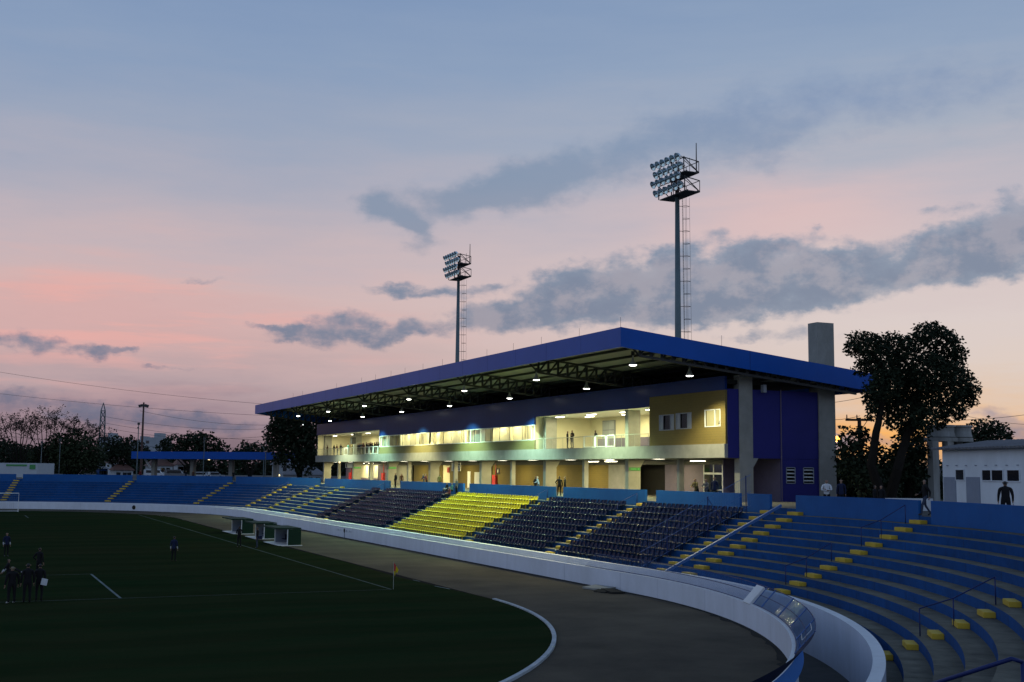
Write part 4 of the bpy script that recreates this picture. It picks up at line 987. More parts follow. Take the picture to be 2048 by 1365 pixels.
p = atz(12, 1114, .03); person(p, facing(.3, -.95), 'stand', 'cloth_navy', 'cloth_black', 'player in navy bib with white sleeves standing near the left edge of the pitch', G1, 'cloth_white', scale=1.06)
p = atz(347, 1123.5, .03); person(p, facing(.5, .8), 'stand', 'cloth_navy', 'cloth_black', 'lone player in dark bib with white sleeves standing mid pitch', G1, 'cloth_white', scale=1.08)
p = atz(77, 1156, .03); person(p, facing(.6, .8), 'hips', 'cloth_black', 'cloth_black', 'person in black standing just behind the group at the left', G1, scale=1.08)
p = atz(22, 1208, .03); person(p, facing(-.3, .95), 'stand', 'cloth_black', 'cloth_black', 'fair haired person in a dark jacket and pale shoes, left of the trio', G1, hair='hair_fair', shoe='shoe_white', scale=1.08, wide=1.25)
p = atz(53, 1207, .03); person(p, facing(-.1, 1), 'stand', 'cloth_black', 'cloth_black', 'person in black tracksuit, middle of the trio', G1, scale=1.16, wide=1.1)
p = atz(77, 1204, .03); person(p, facing(.1, 1), 'talk', 'cloth_black', 'cloth_black', 'person in black holding a white sheet behind the back, right of the trio', G1, scale=1.12)
pb = MB().obox(p+Vector((.22, -.18, 1.02)), Vector((.13, -.02, -.03)), Vector((.02, .01, 0)), Vector((.03, 0, .16)))
mk('paper_sheet', pb, 'cloth_white', label='white paper sheet held by the person in black', cat='paper')
p = atz(16, 1148, .03); person(p, facing(.9, -.2), 'floor', 'cloth_black', 'cloth_black', 'player sitting on the grass with legs stretched out', G1, 'cloth_white', shoe='shoe_white', scale=1.05)
p = atz(478, 1095, .03); person(p, facing(.2, 1), 'cross', 'cloth_black', 'cloth_black', 'person in black standing in front of the farthest dugout', G1, shoe='shoe_white', scale=1.08)
p = atz(514, 1097.5, .03); person(p, facing(-.8, .3), 'stand', 'cloth_black', 'cloth_jeans', 'long haired person in jeans with a shoulder bag by the middle dugout', G1, scale=1.06)
mk('shoulder_bag', MB().obox(p+Vector((.22, -.16, .95)), Vector((.16, 0, 0)), Vector((0, .07, 0)), Vector((0, 0, .14))), 'cloth_navy', label='dark shoulder bag on the long haired person', cat='bag')
# spectators on the walkway
G2 = 'people on the walkway and terrace'
ZW = 4.8
def wk(px, R=59.2): R -= .9; s = s_at(px, 960, R); q = oval(s, R); return (q.x, q.y, ZW)
person(wk(1119, 58.3), AWAY, 'hips', 'cloth_black', 'cloth_black', 'person in black seen from behind, standing in the parapet gap by the yellow seats', G2, scale=1.03)
person(wk(1130), facing(-.7, .5), 'stand', 'cloth_black', 'cloth_black', 'person in black with white collar beside the parapet gap', G2, scale=1.0)
person(wk(1077), facing(-.9, .3), 'lean', 'cloth_bluegrey', 'cloth_jeans', 'person in a pale hooded top at the parapet', G2, hair='cloth_white', scale=1.0)
person(wk(1071, 59.6), facing(.9, .1), 'stand', 'cloth_black', 'cloth_black', 'dark haired person beside the pale hooded top', G2, scale=.98)
person(wk(791, 58.3), TOPITCH, 'stand', 'cloth_black', 'cloth_black', 'person in black in the far parapet gap', G2, scale=1.04, wide=1.2)
person(wk(803, 60.2), TOCAM, 'stand', 'cloth_brown', 'cloth_black', 'person in brown behind the far parapet', G2, scale=1.0)
person(wk(848), facing(-.8, .2), 'lean', 'cloth_navy', 'cloth_jeans', 'person in navy leaning on the parapet beside one in maroon', G2, scale=1.02)
person(wk(853, 59.3), TOPITCH, 'lean', 'cloth_maroon', 'cloth_black', 'person in maroon leaning on the parapet beside one in navy', G2, scale=1.04)
person(wk(879, 60.5), AWAY, 'stand', 'cloth_olive', 'cloth_black', 'person in dull brown by the lit doorway', G2, scale=.98)
def ts(px, k, dr=.35): R = RB(k+1)-dr; s = s_at(px, 985, R); q = oval(s, R); return (q.x, q.y, TZ(k+1))
person(ts(894, 9), TOPITCH, 'sit', 'cloth_black', 'cloth_black', 'person in black jacket with white stripes sitting at the top of the yellow seats stair', G2, 'cloth_white', scale=1.05)
person(ts(899, 8), TOPITCH, 'sit', 'cloth_maroon', 'cloth_black', 'person in maroon sitting beside the yellow seats', G2, scale=1.03)
person(ts(904, 9), TOPITCH, 'sit', 'cloth_teal', 'cloth_black', 'person in pale green top sitting beside the yellow seats', G2, scale=1.02)
person(ts(913, 9, .2), TOPITCH, 'stand', 'cloth_grey', 'cloth_black', 'person in grey standing on the top step by the yellow seats', G2, scale=1.0)
person(wk(1393, 58.75), TOPITCH, 'lean', 'cloth_olive', 'cloth_black', 'bald person in olive leaning on the parapet near the glass doors', G2, hair='skin', scale=1.04, wide=1.15)
person(wk(1414, 58.75), facing(-.95, -.3), 'lean', 'cloth_grey', 'cloth_black', 'person in grey leaning on the parapet in front of the glass doors', G2, scale=1.03, wide=1.1)
person(wk(1429, 59.0), facing(-.8, -.5), 'stand', 'cloth_navy', 'cloth_black', 'taller person in navy standing in front of the glass doors', G2, scale=1.1)
person(wk(1653, 59.0), facing(-.6, -.7), 'cross', 'cloth_white', 'cloth_black', 'person in a white shirt with folded arms at the parapet', G2, scale=1.06, wide=1.15)
person(wk(1682, 59.4), facing(-.7, -.7), 'stand', 'cloth_navy', 'cloth_black', 'person in a dark suit beside the one in a white shirt', G2, scale=1.08)
person(wk(1749, 59.2), facing(.8, -.3), 'stand', 'cloth_black', 'cloth_black', 'dark dressed person left of the pair under the tree', G2, scale=.9)
person(wk(1762, 59.2), facing(-.8, -.3), 'stand', 'cloth_black', 'cloth_black', 'dark dressed person with white collar, right of the pair under the tree', G2, scale=.9)
person(wk(1849, 58.5), facing(-.9, .35), 'walk', 'cloth_black', 'cloth_jeans', 'person in black jacket and jeans walking through the parapet gap', G2, hair='cloth_grey', scale=1.12)
person(wk(2010, 58.9), facing(.5, .6), 'stand', 'cloth_black', 'cloth_black', 'broad person in a black jacket standing in front of the white house', G2, scale=1.12, wide=1.2)
# balcony spectators
G3 = 'spectators on the upper balconies'
def bal(px, x=53.7): v = atx(px, 880, x); return (v.x, v.y, ZS1)
person(bal(1135), facing(.8, -.3), 'stand', 'cloth_black', 'cloth_black', 'silhouetted person on the left of the talking pair on the large balcony', G3, scale=1.0)
person(bal(1144.5), facing(-.8, -.2), 'talk', 'cloth_black', 'cloth_grey', 'taller silhouetted person on the right of the talking pair on the large balcony', G3, scale=1.04)
person(bal(1191, 54.2), facing(-.9, .1), 'hips', 'cloth_grey', 'cloth_black', 'person in grey alone on the large balcony', G3, scale=.98)
for px, x, ps, tp, lg, lb, sc in ((655.5, 53.5, 'cross', 'cloth_brown', 'cloth_olive', 'person in brown alone at the far end of the balcony', 1.0), (668.5, 53.6, 'talk', 'cloth_black', 'cloth_jeans', 'person in black, left of the balcony trio', 1.0),
        (675.5, 53.9, 'lean', 'cloth_maroon', 'cloth_jeans', 'person in maroon, middle of the balcony trio', 1.03), (682, 53.5, 'talk', 'cloth_black', 'cloth_jeans', 'person in black, right of the balcony trio', 1.05),
        (698, 53.6, 'lean', 'cloth_teal', 'cloth_grey', 'person in pale teal on the balcony beside the loudspeaker', 1.06), (705.5, 53.4, 'lean', 'cloth_olive', 'cloth_olive', 'person in khaki on the balcony below the loudspeaker', 1.0)):
    person(bal(px, x), TOPITCH if ps != 'talk' else facing(.5, -.6), ps, tp, lg, lb, G3, scale=sc)
tops = ['cloth_black', 'cloth_navy', 'cloth_black', 'cloth_maroon', 'cloth_black', 'cloth_grey', 'cloth_black', 'cloth_navy', 'cloth_black', 'cloth_brown']
for i, px in enumerate((716, 721, 725.5, 729, 733, 737, 742, 746.5, 751, 755.5)):
    person(bal(px, 53.5+.35*(i % 3)), TOPITCH+random.uniform(-.6, .6), random.choice(('lean', 'stand', 'stand')), tops[i], 'cloth_black', 'spectator in the row at the balcony railing, %s from the loudspeaker' % ORD[i], G3, scale=random.uniform(.95, 1.07))
for i, px in enumerate((718.5, 727, 735, 739.5, 744, 749, 753, 757.5)):
    person(bal(px, 54.7+.3*(i % 2)), TOPITCH+random.uniform(-.7, .7), random.choice(('stand', 'talk')), tops[(i*3+1) % 10], 'cloth_black', 'spectator in the back row on the far end balcony, %s from the loudspeaker' % ORD[i], G3, scale=random.uniform(.97, 1.1))
ls = empty('loudspeaker', (53.8, atx(707, 850, 53.8).y, ZS1), 'black loudspeaker on a stand on the far end balcony', 'loudspeaker'); q = ls.location
mk('cabinet', MB().box(q.x-.3, q.x+.3, q.y-.45, q.y+.45, ZS1+1.7, ZS1+2.7), 'steel_dark', ls); mk('stand', MB().tube([(q.x, q.y, ZS1), (q.x, q.y, ZS1+1.7)], .03, 6).tube([(q.x-.4, q.y, ZS1), (q.x, q.y, ZS1+.6)], .02, 5).tube([(q.x+.4, q.y, ZS1), (q.x, q.y, ZS1+.6)], .02, 5), 'steel_dark', ls)
ms = empty('music_stand', (53.9, 79.9, ZS1), 'dark tilted music stand behind the lit end window', 'stand')
mk('desk', MB().obox((53.9, 79.8, 11.1), (.0, .5, 0), (.1, 0, .25), (.02, 0, -.01)), 'steel_dark', ms); mk('leg', MB().tube([(53.9, 79.8, ZS1), (53.9, 79.8, 11)], .03, 6), 'steel_dark', ms)

# ================================================================== PITCH SIDE OBJECTS
def dugout(y0, y1, x0, where):
    o = empty('dugout', (x0, y0, 0), 'green roofed white dugout %s' % where, 'dugout', 'dugouts beside the touchline'); x1 = x0+1.55; h = 1.5
    mk('shell', MB().box(x1-.1, x1, y0, y1, .06, h-.15).box(x0+.35, x1-.1, y1-.1, y1, .06, h-.15), 'door_grey', o)
    mk('side_panel', MB().box(x0+.35, x1, y0-.08, y0, .06, h), 'green_paint', o)
    for ya_ in (y0-.05, y1-.1): mk('front_post', MB().box(x0+.28, x0+.36, ya_, ya_+.11, .06, h), 'white_metal', o)
    b = MB(); i = 0; b.v += [(x0-.8, y0-.1, h+.02), (x1, y0-.1, h+.02), (x1, y1+.1, h+.02), (x0-.8, y1+.1, h+.02), (x0-.8, y0-.1, h+.14), (x1, y0-.1, h+.12), (x1, y1+.1, h+.12), (x0-.8, y1+.1, h+.14)]
    for q in ((0, 3, 2, 1), (4, 5, 6, 7), (0, 1, 5, 4), (1, 2, 6, 5), (2, 3, 7, 6), (3, 0, 4, 7)): b.f.append(q); b.m.append(0)
    mk('roof', b, 'green_paint', o)
    mk('base_slab', MB().box(x0-.55, x1+.1, y0-.2, y1+1.0, .0, .06), 'white_wall_top', o)
    b = MB(); y = y0+.3
    while y < y1-.4:
        b.box(x1-.62, x1-.24, y, y+.42, .36, .42); b.box(x1-.3, x1-.22, y, y+.42, .42, .80); y += .52
    mk('bench', b, 'navy_plastic', o)
dugout(109.6, 114.6, 26.3, 'nearest of three, with dark seats inside')
dugout(120.6, 124.6, 26.6, 'in the middle of three, smallest')
dugout(130.2, 135.4, 26.3, 'farthest of three')
cf = empty('corner_flag', (TX+.15, GY+.1, .03), 'red and yellow corner flag on a white pole', 'corner flag'); x, y = cf.location.x, cf.location.y
mk('pole', MB().tube([(x, y, .03), (x, y, 1.62)], .016, 8), 'galv', cf)
b = MB(); 
for j in range(4):
    a0, a1 = .12*j, .12*(j+1); w0 = .02*math.sin(j*1.5); w1 = .02*math.sin((j+1)*1.5)
    b.face([(x+a0*.5, y+w0-.02-a0*.3, 1.6-a0*.9), (x+a1*.5, y+w1-.02-a1*.3, 1.6-a1*.9), (x+a1*.35, y+w1-a1*.3, 1.12-a1*.35), (x+a0*.35, y+w0-a0*.3, 1.12-a0*.25)], 0 if j < 2 else 1)
for dx in (0,): b.face([(x, y-.01, 1.6), (x+.16, y-.03, 1.1), (x, y-.01, 1.05)], 0); b.face([(x, y-.012, 1.07), (x+.15, y-.035, 1.12), (x+.06, y-.02, .78)], 1)
mk('flag', b, ['red_paint', 'yellow_plastic'], cf)
g = atz(36, 1024, .03); gl = empty('goal', (g.x, g.y, .03), 'white football goal frame with net at the far left', 'goal'); w = 8.2; hgt = 2.85; r = .075
b = MB().tube([(g.x, g.y, .03), (g.x, g.y, hgt), (g.x-w, g.y+.6, hgt), (g.x-w, g.y+.6, .03)], r, 8); mk('frame', b, 'white_metal', gl)
b = MB(); b.tube([(g.x-.1, g.y+1.8, .08), (g.x-w, g.y+2.4, .08)], .045, 6); b.tube([(g.x, g.y, .08), (g.x-.1, g.y+1.8, .08)], .045, 6); b.tube([(g.x, g.y, hgt), (g.x, g.y+.8, hgt)], .03, 6); mk('back_frame', b, 'white_metal', gl)
b = MB()
for i in range(28): t = i/27; b.tube([(g.x-w*t, g.y+.6*t+.8, hgt), (g.x-w*t, g.y+1.8+.6*t, .08)], .006, 3, cap=False)
for i in range(10): t = i/9; b.tube([(g.x, g.y+.8+1.0*t, hgt-(hgt-.08)*t), (g.x-w, g.y+1.4+1.0*t, hgt-(hgt-.08)*t)], .006, 3, cap=False)
mk('net', b, 'net_grey', gl)
# drain slab at the foot of the track wall, scribbled writing and drain stain on the wall
q = atz(1216, 1180, .0); ds = empty('drain_slab', (q.x-.5, q.y, 0), 'broken concrete drain slabs at the foot of the white track wall', 'slab')
mk('slab', MB().obox((q.x-.5, q.y+.2, .12), (.5, .1, .05), (-.2, .9, .0), (0, 0, .05)), 'concrete', ds); mk('broken_slab', MB().obox((q.x-.55, q.y-1.6, .1), (.4, -.1, .0), (.1, .8, .03), (0, 0, .05)).obox((q.x-1.1, q.y-1.2, .06), (.2, .1, .05), (-.1, .5, 0), (0, 0, .04)), 'soil', ds)
q = atx(688, 1068, 35.4)
ws_ = empty('wall_writing', (35.38, q.y, .6), 'dark smudged stencil writing and drain stain on the white track wall', 'writing')
b = MB()
for (a, c_) in ((673.5, 683.5), (691, 694.5), (697, 703.5)):
    y0, y1 = atx(a, 1064, 35.39).y, atx(c_, 1064, 35.39).y; n_ = max(3, int(abs(y1-y0)/.38))
    for i in range(n_):
        y = y0+(y1-y0)*i/n_; b.box(35.386, 35.396, y-.2, y-.14, .58, .80); b.box(35.386, 35.396, y-.14, y-.04, random.choice((.58, .68, .76)), random.choice((.62, .72, .80)) if 0 else .80) if i % 2 else b.box(35.386, 35.396, y-.14, y-.05, .58, .62)
mk('lettering', b, 'door_grey', ws_)
y = atx(688.5, 1075, 35.39).y
mk('drain_mouth', MB().lathe([(0, .02), (.22, .02), (.24, 0)], (35.38, y, .72), 12, axis=(-1, 0, 0)), 'soil', ws_); mk('drain_stain', MB().prism([(35.386, y-.16), (35.396, y-.16), (35.396, y+.12), (35.386, y+.12)], 0.01, .6), 'door_grey', ws_)
q = atx(268, 1011, 20)
th = math.atan2(0, 1); s_m = s_at(268, 1012, 45.0); pm_ = oval(s_m, 44.97); dd = odir(s_m)
mk('drain_spout', MB().lathe([(0, .12), (.3, .1), (.36, 0)], (pm_.x, pm_.y, .55), 10, axis=(-dd.x, -dd.y, 0)), 'soil', label='small dark drain spout on the far white wall', cat='drain')

# ================================================================== TREES
def crown(blobs, leaf, dens, flat=1.0):
    """leaf sprays spread through clumps (centre, radius): each spray is a few bent leaf faces"""
    mb = MB()
    for (c, r) in blobs:
        n = int(dens*r*r/(leaf*leaf))
        for _ in range(n):
            while True:
                v = Vector((random.uniform(-1, 1), random.uniform(-1, 1), random.uniform(-1, 1)))
                if .12 < v.length < 1: break
            v = v*(v.length**-.35) if random.random() < .6 else v
            p = Vector(c)+Vector((v.x*r, v.y*r, v.z*r*flat))
            for _k in range(2):
                d = Vector((random.uniform(-1, 1), random.uniform(-1, 1), random.uniform(-.9, .5))).normalized(); s_ = d.cross(Vector((random.uniform(-1, 1), random.uniform(-1, 1), random.uniform(-1, 1)))).normalized()
                l = leaf*random.uniform(.6, 1.25); w = l*random.uniform(.28, .42); q = p+Vector((random.uniform(-1, 1), random.uniform(-1, 1), random.uniform(-1, 1)))*leaf*.6
                nn = d.cross(s_)*w*.35
                mb.face([q, q+d*l*.45+s_*w+nn, q+d*l, q+d*l*.45-s_*w+nn])
    return mb
def limb(mb, pts, r0, r1, n=7):
    P = [Vector(p) for p in pts]; Q = [P[0]]
    for a, b_ in zip(P, P[1:]):
        for k in range(1, 4): Q.append(a.lerp(b_, k/3)+(Vector((random.uniform(-1, 1), random.uniform(-1, 1), 0))*(b_-a).length*.025 if k < 3 else Vector((0, 0, 0))))
    mb.tube(Q, [r0+(r1-r0)*i/(len(Q)-1) for i in range(len(Q))], n)
# large tree right of the stand
D = 86.0
def t_at(px, py, dd=0): return atd(px, py, D+dd)
clumps = [(1716, 682, 22), (1702, 697, 16), (1738, 690, 26), (1765, 688, 24), (1790, 690, 26), (1812, 692, 20), (1730, 715, 18), (1745, 728, 20), (1722, 738, 16), (1775, 730, 40), (1805, 735, 40), (1838, 690, 28), (1850, 668, 24), (1872, 663, 20),
          (1890, 676, 22), (1906, 690, 20), (1918, 708, 16), (1905, 728, 26), (1880, 720, 36), (1860, 745, 44), (1900, 760, 36), (1926, 765, 28), (1944, 782, 18), (1930, 800, 24), (1905, 815, 26), (1921, 832, 10), (1870, 800, 40), (1835, 780, 44), (1800, 775, 44),
          (1770, 770, 34), (1752, 785, 26), (1762, 810, 22), (1745, 815, 14), (1741, 832, 9), (1790, 815, 28), (1820, 825, 32), (1850, 838, 26), (1838, 860, 22), (1812, 862, 18), (1785, 845, 16), (1742, 795, 18), (1880, 842, 16)]
tr = empty('tree', atz(1800, 1000, 4.7) if 0 else (t_at(1790, 1000).x, t_at(1790, 1000).y, 4.7), 'large dark leafy tree with an uneven crown beside the end of the roof', 'tree')
blobs = []
for (px, py, r) in clumps:
    rr = r/2400*D*.98
    blobs.append((t_at(px, py, random.uniform(-2.2, 2.2)), rr))
mk('crown', crown(blobs, .25, 20), 'leaf_dark', tr)
b = MB()
limb(b, [t_at(1776, 1010, -1), t_at(1795, 940, -1), t_at(1812, 880, 0), t_at(1828, 820, .5), t_at(1850, 745, .5)], .42, .16)
limb(b, [t_at(1768, 1010, -1.5), t_at(1742, 930, -1.5), t_at(1752, 865, -1.5), t_at(1764, 810, -1), t_at(1772, 740, -.5), t_at(1735, 700, -.5)], .38, .09)
limb(b, [t_at(1818, 870, 0), t_at(1850, 830, .6), t_at(1885, 790, 1)], .2, .07); limb(b, [t_at(1828, 820, .5), t_at(1800, 760, .8), t_at(1790, 700, 1)], .16, .05); limb(b, [t_at(1765, 800, -1), t_at(1745, 745, -1.2), t_at(1716, 700, -1)], .12, .04); limb(b, [t_at(1850, 745, .5), t_at(1890, 700, .6)], .12, .04)
mk('trunk', b, 'bark', tr)
def bush_tree(px_list, dep, base_px, lab, leaf=.4, dens=6, m='leaf_dark', trunk_r=.25, spread=2.0, limbs=True, grp=None, name='tree', jit=1.0):
    bp = atd(*base_px, dep); o = empty(name, (bp.x, bp.y, 4.7), lab, 'tree', grp); bl = []
    for (px, py, r) in px_list: bl.append((atd(px, py, dep+random.uniform(-spread, spread)), r/2400*dep*1.08))
    mk('crown', crown(bl, leaf*.9, dens*3.2), m, o)
    b = MB(); top = sorted(bl, key=lambda q: -q[1])
    for c_, r in top[:5]:
        limb(b, [(bp.x, bp.y, 4.5), ((bp.x+c_.x)/2, (bp.y+c_.y)/2, 4.6+(c_.z-4.6)*.55), c_], trunk_r, trunk_r*.25)
    mk('trunk', b, 'bark', o); return o
# understorey at the foot of the big tree
bush_tree([(1702, 880, 26), (1690, 905, 20), (1722, 905, 30), (1715, 940, 34), (1740, 965, 30), (1700, 930, 22), (1728, 870, 14), (1770, 950, 30), (1765, 905, 24), (1775, 980, 26)], 90, (1725, 1000), 'bushy low tree around the utility pole', leaf=.42, dens=4.2)
bush_tree([(1820, 885, 24), (1810, 915, 28), (1830, 925, 28), (1840, 900, 20), (1822, 950, 22), (1800, 890, 16)], 92, (1815, 1000), 'dark ivy clad shrubby tree under the big crown', leaf=.4, dens=5)
bush_tree([(1665, 900, 10), (1672, 914, 7), (1668, 930, 6)], 98, (1660, 1000), 'slim sapling right beside the back pylon', leaf=.36, dens=3)
bush_tree([(1960, 862, 22), (1985, 858, 20), (2005, 868, 18), (1940, 878, 20), (1965, 880, 26), (1925, 885, 16), (1995, 882, 20)], 130, (1970, 1000), 'round dark tree behind the roof of the white house', leaf=.5, dens=5)
# left: behind the far end of the grandstand
bush_tree([(580, 850, 34), (560, 870, 30), (600, 870, 36), (620, 845, 30), (590, 900, 36), (555, 850, 14), (548, 838, 9), (546, 866, 12), (536, 888, 9), (620, 895, 30), (640, 860, 26), (610, 925, 22), (575, 835, 16), (565, 900, 24), (640, 905, 24)], 232, (600, 965), 'dark tree behind the far end of the grandstand', leaf=.75, dens=5)
bush_tree([(350, 893, 24), (385, 890, 26), (415, 892, 24), (440, 900, 18), (330, 897, 16), (400, 882, 16)], 300, (390, 940), 'flat topped dark tree behind the middle of the blue canopy', leaf=.9, dens=5.5)
bush_tree([(490, 902, 18), (515, 900, 16), (478, 908, 12), (530, 906, 12)], 300, (500, 940), 'low rounded tree behind the right end of the blue canopy', leaf=.9, dens=5)
bush_tree([(230, 895, 22), (260, 897, 22), (212, 905, 18), (285, 905, 14), (245, 910, 24)], 290, (240, 940), 'dark tree between the bare trees and the apartment block', leaf=.9, dens=5.5)
bush_tree([(120, 895, 28), (150, 890, 30), (180, 900, 26), (100, 910, 26), (140, 915, 30), (190, 920, 22), (70, 915, 24), (165, 925, 24)], 268, (140, 945), 'dense dark tree in front of the bare trees', leaf=.8, dens=5.5, m='leaf_mid')
bush_tree([(20, 905, 22), (45, 915, 20), (0, 895, 20), (-20, 905, 22)], 285, (15, 945), 'dark tree above the white building at the left edge', leaf=.8, dens=5)
hd_ = MB(); bl_ = []
for k in range(90):
    a_ = RAD(-14+72*k/89); d_ = random.uniform(400, 430); bl_.append((Vector((d_*math.sin(a_), d_*math.cos(a_), random.uniform(5.5, 8.0))), random.uniform(4.5, 7.5)))
mk('treeline', crown(bl_, 1.5, 22), 'leaf_dark', label='far dark line of trees round the horizon', cat='trees', kind='stuff')
bl_ = []
for k in range(26): bl_.append((atd(1676+8*k, random.uniform(955, 985), 112+random.uniform(-2, 2)), random.uniform(1.3, 2.0)))
mk('hedge', crown(bl_, .42, 18), 'leaf_dark', kind='thing', label='dark hedge behind the tree trunks', cat='hedge')
def bare_tree(base_px, dep, tips, lab, r0=.32):
    bp = atd(*base_px, dep); o = empty('bare_tree', (bp.x, bp.y, 4.7), lab, 'tree', 'half bare trees at the left'); b = MB(); lf = MB()
    for (px, py) in tips:
        t = atd(px, py, dep+random.uniform(-3, 3)); mid = Vector(((bp.x*1.2+t.x)/2.2, (bp.y*1.2+t.y)/2.2, 4.7+(t.z-4.7)*.5))
        limb(b, [(bp.x, bp.y, 4.6), mid, t], r0*.6, .05, 5)
        for _ in range(7):
            k = random.uniform(.45, .95); s_ = mid.lerp(t, k); e = s_+Vector((random.uniform(-1, 1), random.uniform(-1, 1), random.uniform(.2, 1.3)))*random.uniform(.8, 2.2)
            b.tube([s_, (s_+e)/2+Vector((random.uniform(-.2, .2), 0, .1)), e], [.06, .045, .03], 4)
            for _k in range(3):
                e2 = e+Vector((random.uniform(-1, 1), random.uniform(-1, 1), random.uniform(.0, 1.0)))*.9; b.tube([e, e2], [.035, .025], 3)
                lf.v += crown([(e2, .55)], .34, 1.6).v
    n_ = len(lf.v)//4; lf.f = [(4*i, 4*i+1, 4*i+2, 4*i+3) for i in range(n_)]; lf.m = [0]*n_
    mk('trunk', b, 'bark', o); mk('crown', lf, 'leaf_grey', o)
bare_tree((38, 930), 262, [(5, 845), (18, 842), (30, 838), (45, 842), (52, 836), (62, 846), (0, 870), (75, 850)], 'thin branched half bare tree nearest the left edge')
bare_tree((88, 930), 266, [(70, 842), (82, 840), (95, 834), (105, 838), (112, 846), (125, 852), (60, 860)], 'tallest half bare tree in the left group')
bare_tree((150, 935), 270, [(125, 852), (138, 850), (150, 848), (158, 850), (170, 862), (183, 862), (190, 870), (205, 876), (218, 874)], 'half bare tree beside the lattice pylon')

# ================================================================== RIGHT BACKGROUND
# white house
hw = empty('white_house', (60, 52, 4.7), 'low white house with grey doors and small dark windows', 'house')
H0 = atd(1885, 930, 76); H1 = atd(2075, 930, 66); ax = (Vector((H1.x-H0.x, H1.y-H0.y, 0))); LEN = ax.length; ax.normalize(); nv = Vector((-ax.y, ax.x, 0))
if nv.dot(Vector((H0.x, H0.y, 0))) < 0: nv = -nv          # away from the viewer
def hp_(a, d, z_): return Vector((H0.x, H0.y, 0))+ax*a+nv*d+Vector((0, 0, z_))
def ha(px, py=960):      # distance along the front for a photo column
    v = ray(px, py); v2 = Vector((v.x, v.y)); det = v2.x*(-ax.y)+v2.y*ax.x
    t = (H0.x*(-ax.y)+H0.y*ax.x)/det; P_ = v2*t; return (P_.x-H0.x)*ax.x+(P_.y-H0.y)*ax.y
def hz(px, py): v = ray(px, py); a = ha(px, py); P_ = hp_(a, 0, 0); t = math.hypot(P_.x, P_.y)/math.hypot(v.x, v.y); return EYE+v.z*t
def hbox(mb, a0, a1, d0, d1, z0, z1, mi=0):
    c_ = hp_((a0+a1)/2, (d0+d1)/2, (z0+z1)/2); return mb.obox(c_, ax*(a1-a0)/2, nv*(d1-d0)/2, Vector((0, 0, (z1-z0)/2)), mi)
ZE = hz(1900, 900)
b = MB(); hbox(b, 0, LEN+3, 0, 6, 4.6, ZE); mk('wall', b, 'house_white', hw)
b = MB(); e0 = [hp_(-.45, -.5, ZE-.02), hp_(LEN+3, -.5, ZE-.02), hp_(LEN+3, 3.4, ZE+.52), hp_(-.3, 3.4, ZE+.52)]; e1 = [v+Vector((0, 0, .12)) for v in e0]; i = 0
b.v = [tuple(v) for v in e0+e1]; b.f = [(0, 3, 2, 1), (4, 5, 6, 7), (0, 1, 5, 4), (1, 2, 6, 5), (2, 3, 7, 6), (3, 0, 4, 7)]; b.m = [0]*6
k = 0
while k*.42 < LEN+3: b.tube([hp_(-.4+k*.42, -.52, ZE+.06), hp_(-.3+k*.42, 3.4, ZE+.6)], .07, 6); k += 1
mk('roof', b, 'roof_tile_grey', hw)
for (x0, x1, yt) in ((1888, 1912, 954.5), (1933, 1960, 954.5)):
    b = MB(); hbox(b, ha(x0), ha(x1), -.04, .02, 4.7, hz((x0+x1)/2, yt)); mk('door', b, 'door_grey', hw)
for (x0, x1, y0, y1) in ((1913, 1929, 940.5, 960), (1966, 1983, 941, 961), (1985, 2007, 941, 961.5), (2016, 2040, 941, 962.5)):
    za, zb_ = hz((x0+x1)/2, y1), hz((x0+x1)/2, y0); a0, a1 = ha(x0), ha(x1)
    b = MB(); hbox(b, a0, a1, -.03, .01, za, zb_); wo = mk('window', b, 'dark_glass', hw)
    b = MB(); hbox(b, a0-.05, a0, -.06, 0, za-.05, zb_+.05); hbox(b, a1, a1+.05, -.06, 0, za-.05, zb_+.05); hbox(b, a0, a1, -.06, 0, zb_, zb_+.05); hbox(b, a0, a1, -.06, 0, za-.05, za); mk('frame', b, 'house_white', wo)
b = MB()
for k in range(9): hbox(b, .6+1.1*k, .7+1.1*k, -.1, 0, hz(1950, 932), hz(1950, 930.5))
mk('rafter_end', b, 'door_grey', hw)
# water tank on posts
D = 92.0
wt = empty('water_tank', (t_at(1868, 1000).x, t_at(1868, 1000).y, 4.7), 'twin round concrete water tanks on tall posts behind the house', 'water tank')
zt0, zt1 = t_at(1880, 876).z, t_at(1880, 851).z
for (px, rp) in ((1882, 28), (1921, 22)):
    c_ = t_at(px, 870); r = rp/2400*D
    mk('tank', MB().lathe([(0, zt1), (r*1.06, zt1), (r*1.06, zt1-.14), (r*.96, zt1-.16), (r*.92, (zt0+zt1)/2), (r*1.02, zt0+.05), (0, zt0)], (c_.x, c_.y, 0), 24), 'tank_concrete', wt, smooth=False)
b = MB()
for (px, rp) in ((1882, 33), (1921, 24)): c_ = t_at(px, 878); b.lathe([(0, zt0), (rp/2400*D, zt0), (rp/2400*D, zt0-.3), (0, zt0-.3)], (c_.x, c_.y, 0), 24)
mk('platform', b, 'tank_concrete', wt)
b = MB()
for px, dd in ((1866, -1.2), (1896, -1.0), (1914, .8)): c_ = t_at(px, 900, dd); b.box(c_.x-.3, c_.x+.3, c_.y-.3, c_.y+.3, 4.7, zt0-.3)
mk('post', b, 'tank_concrete', wt)
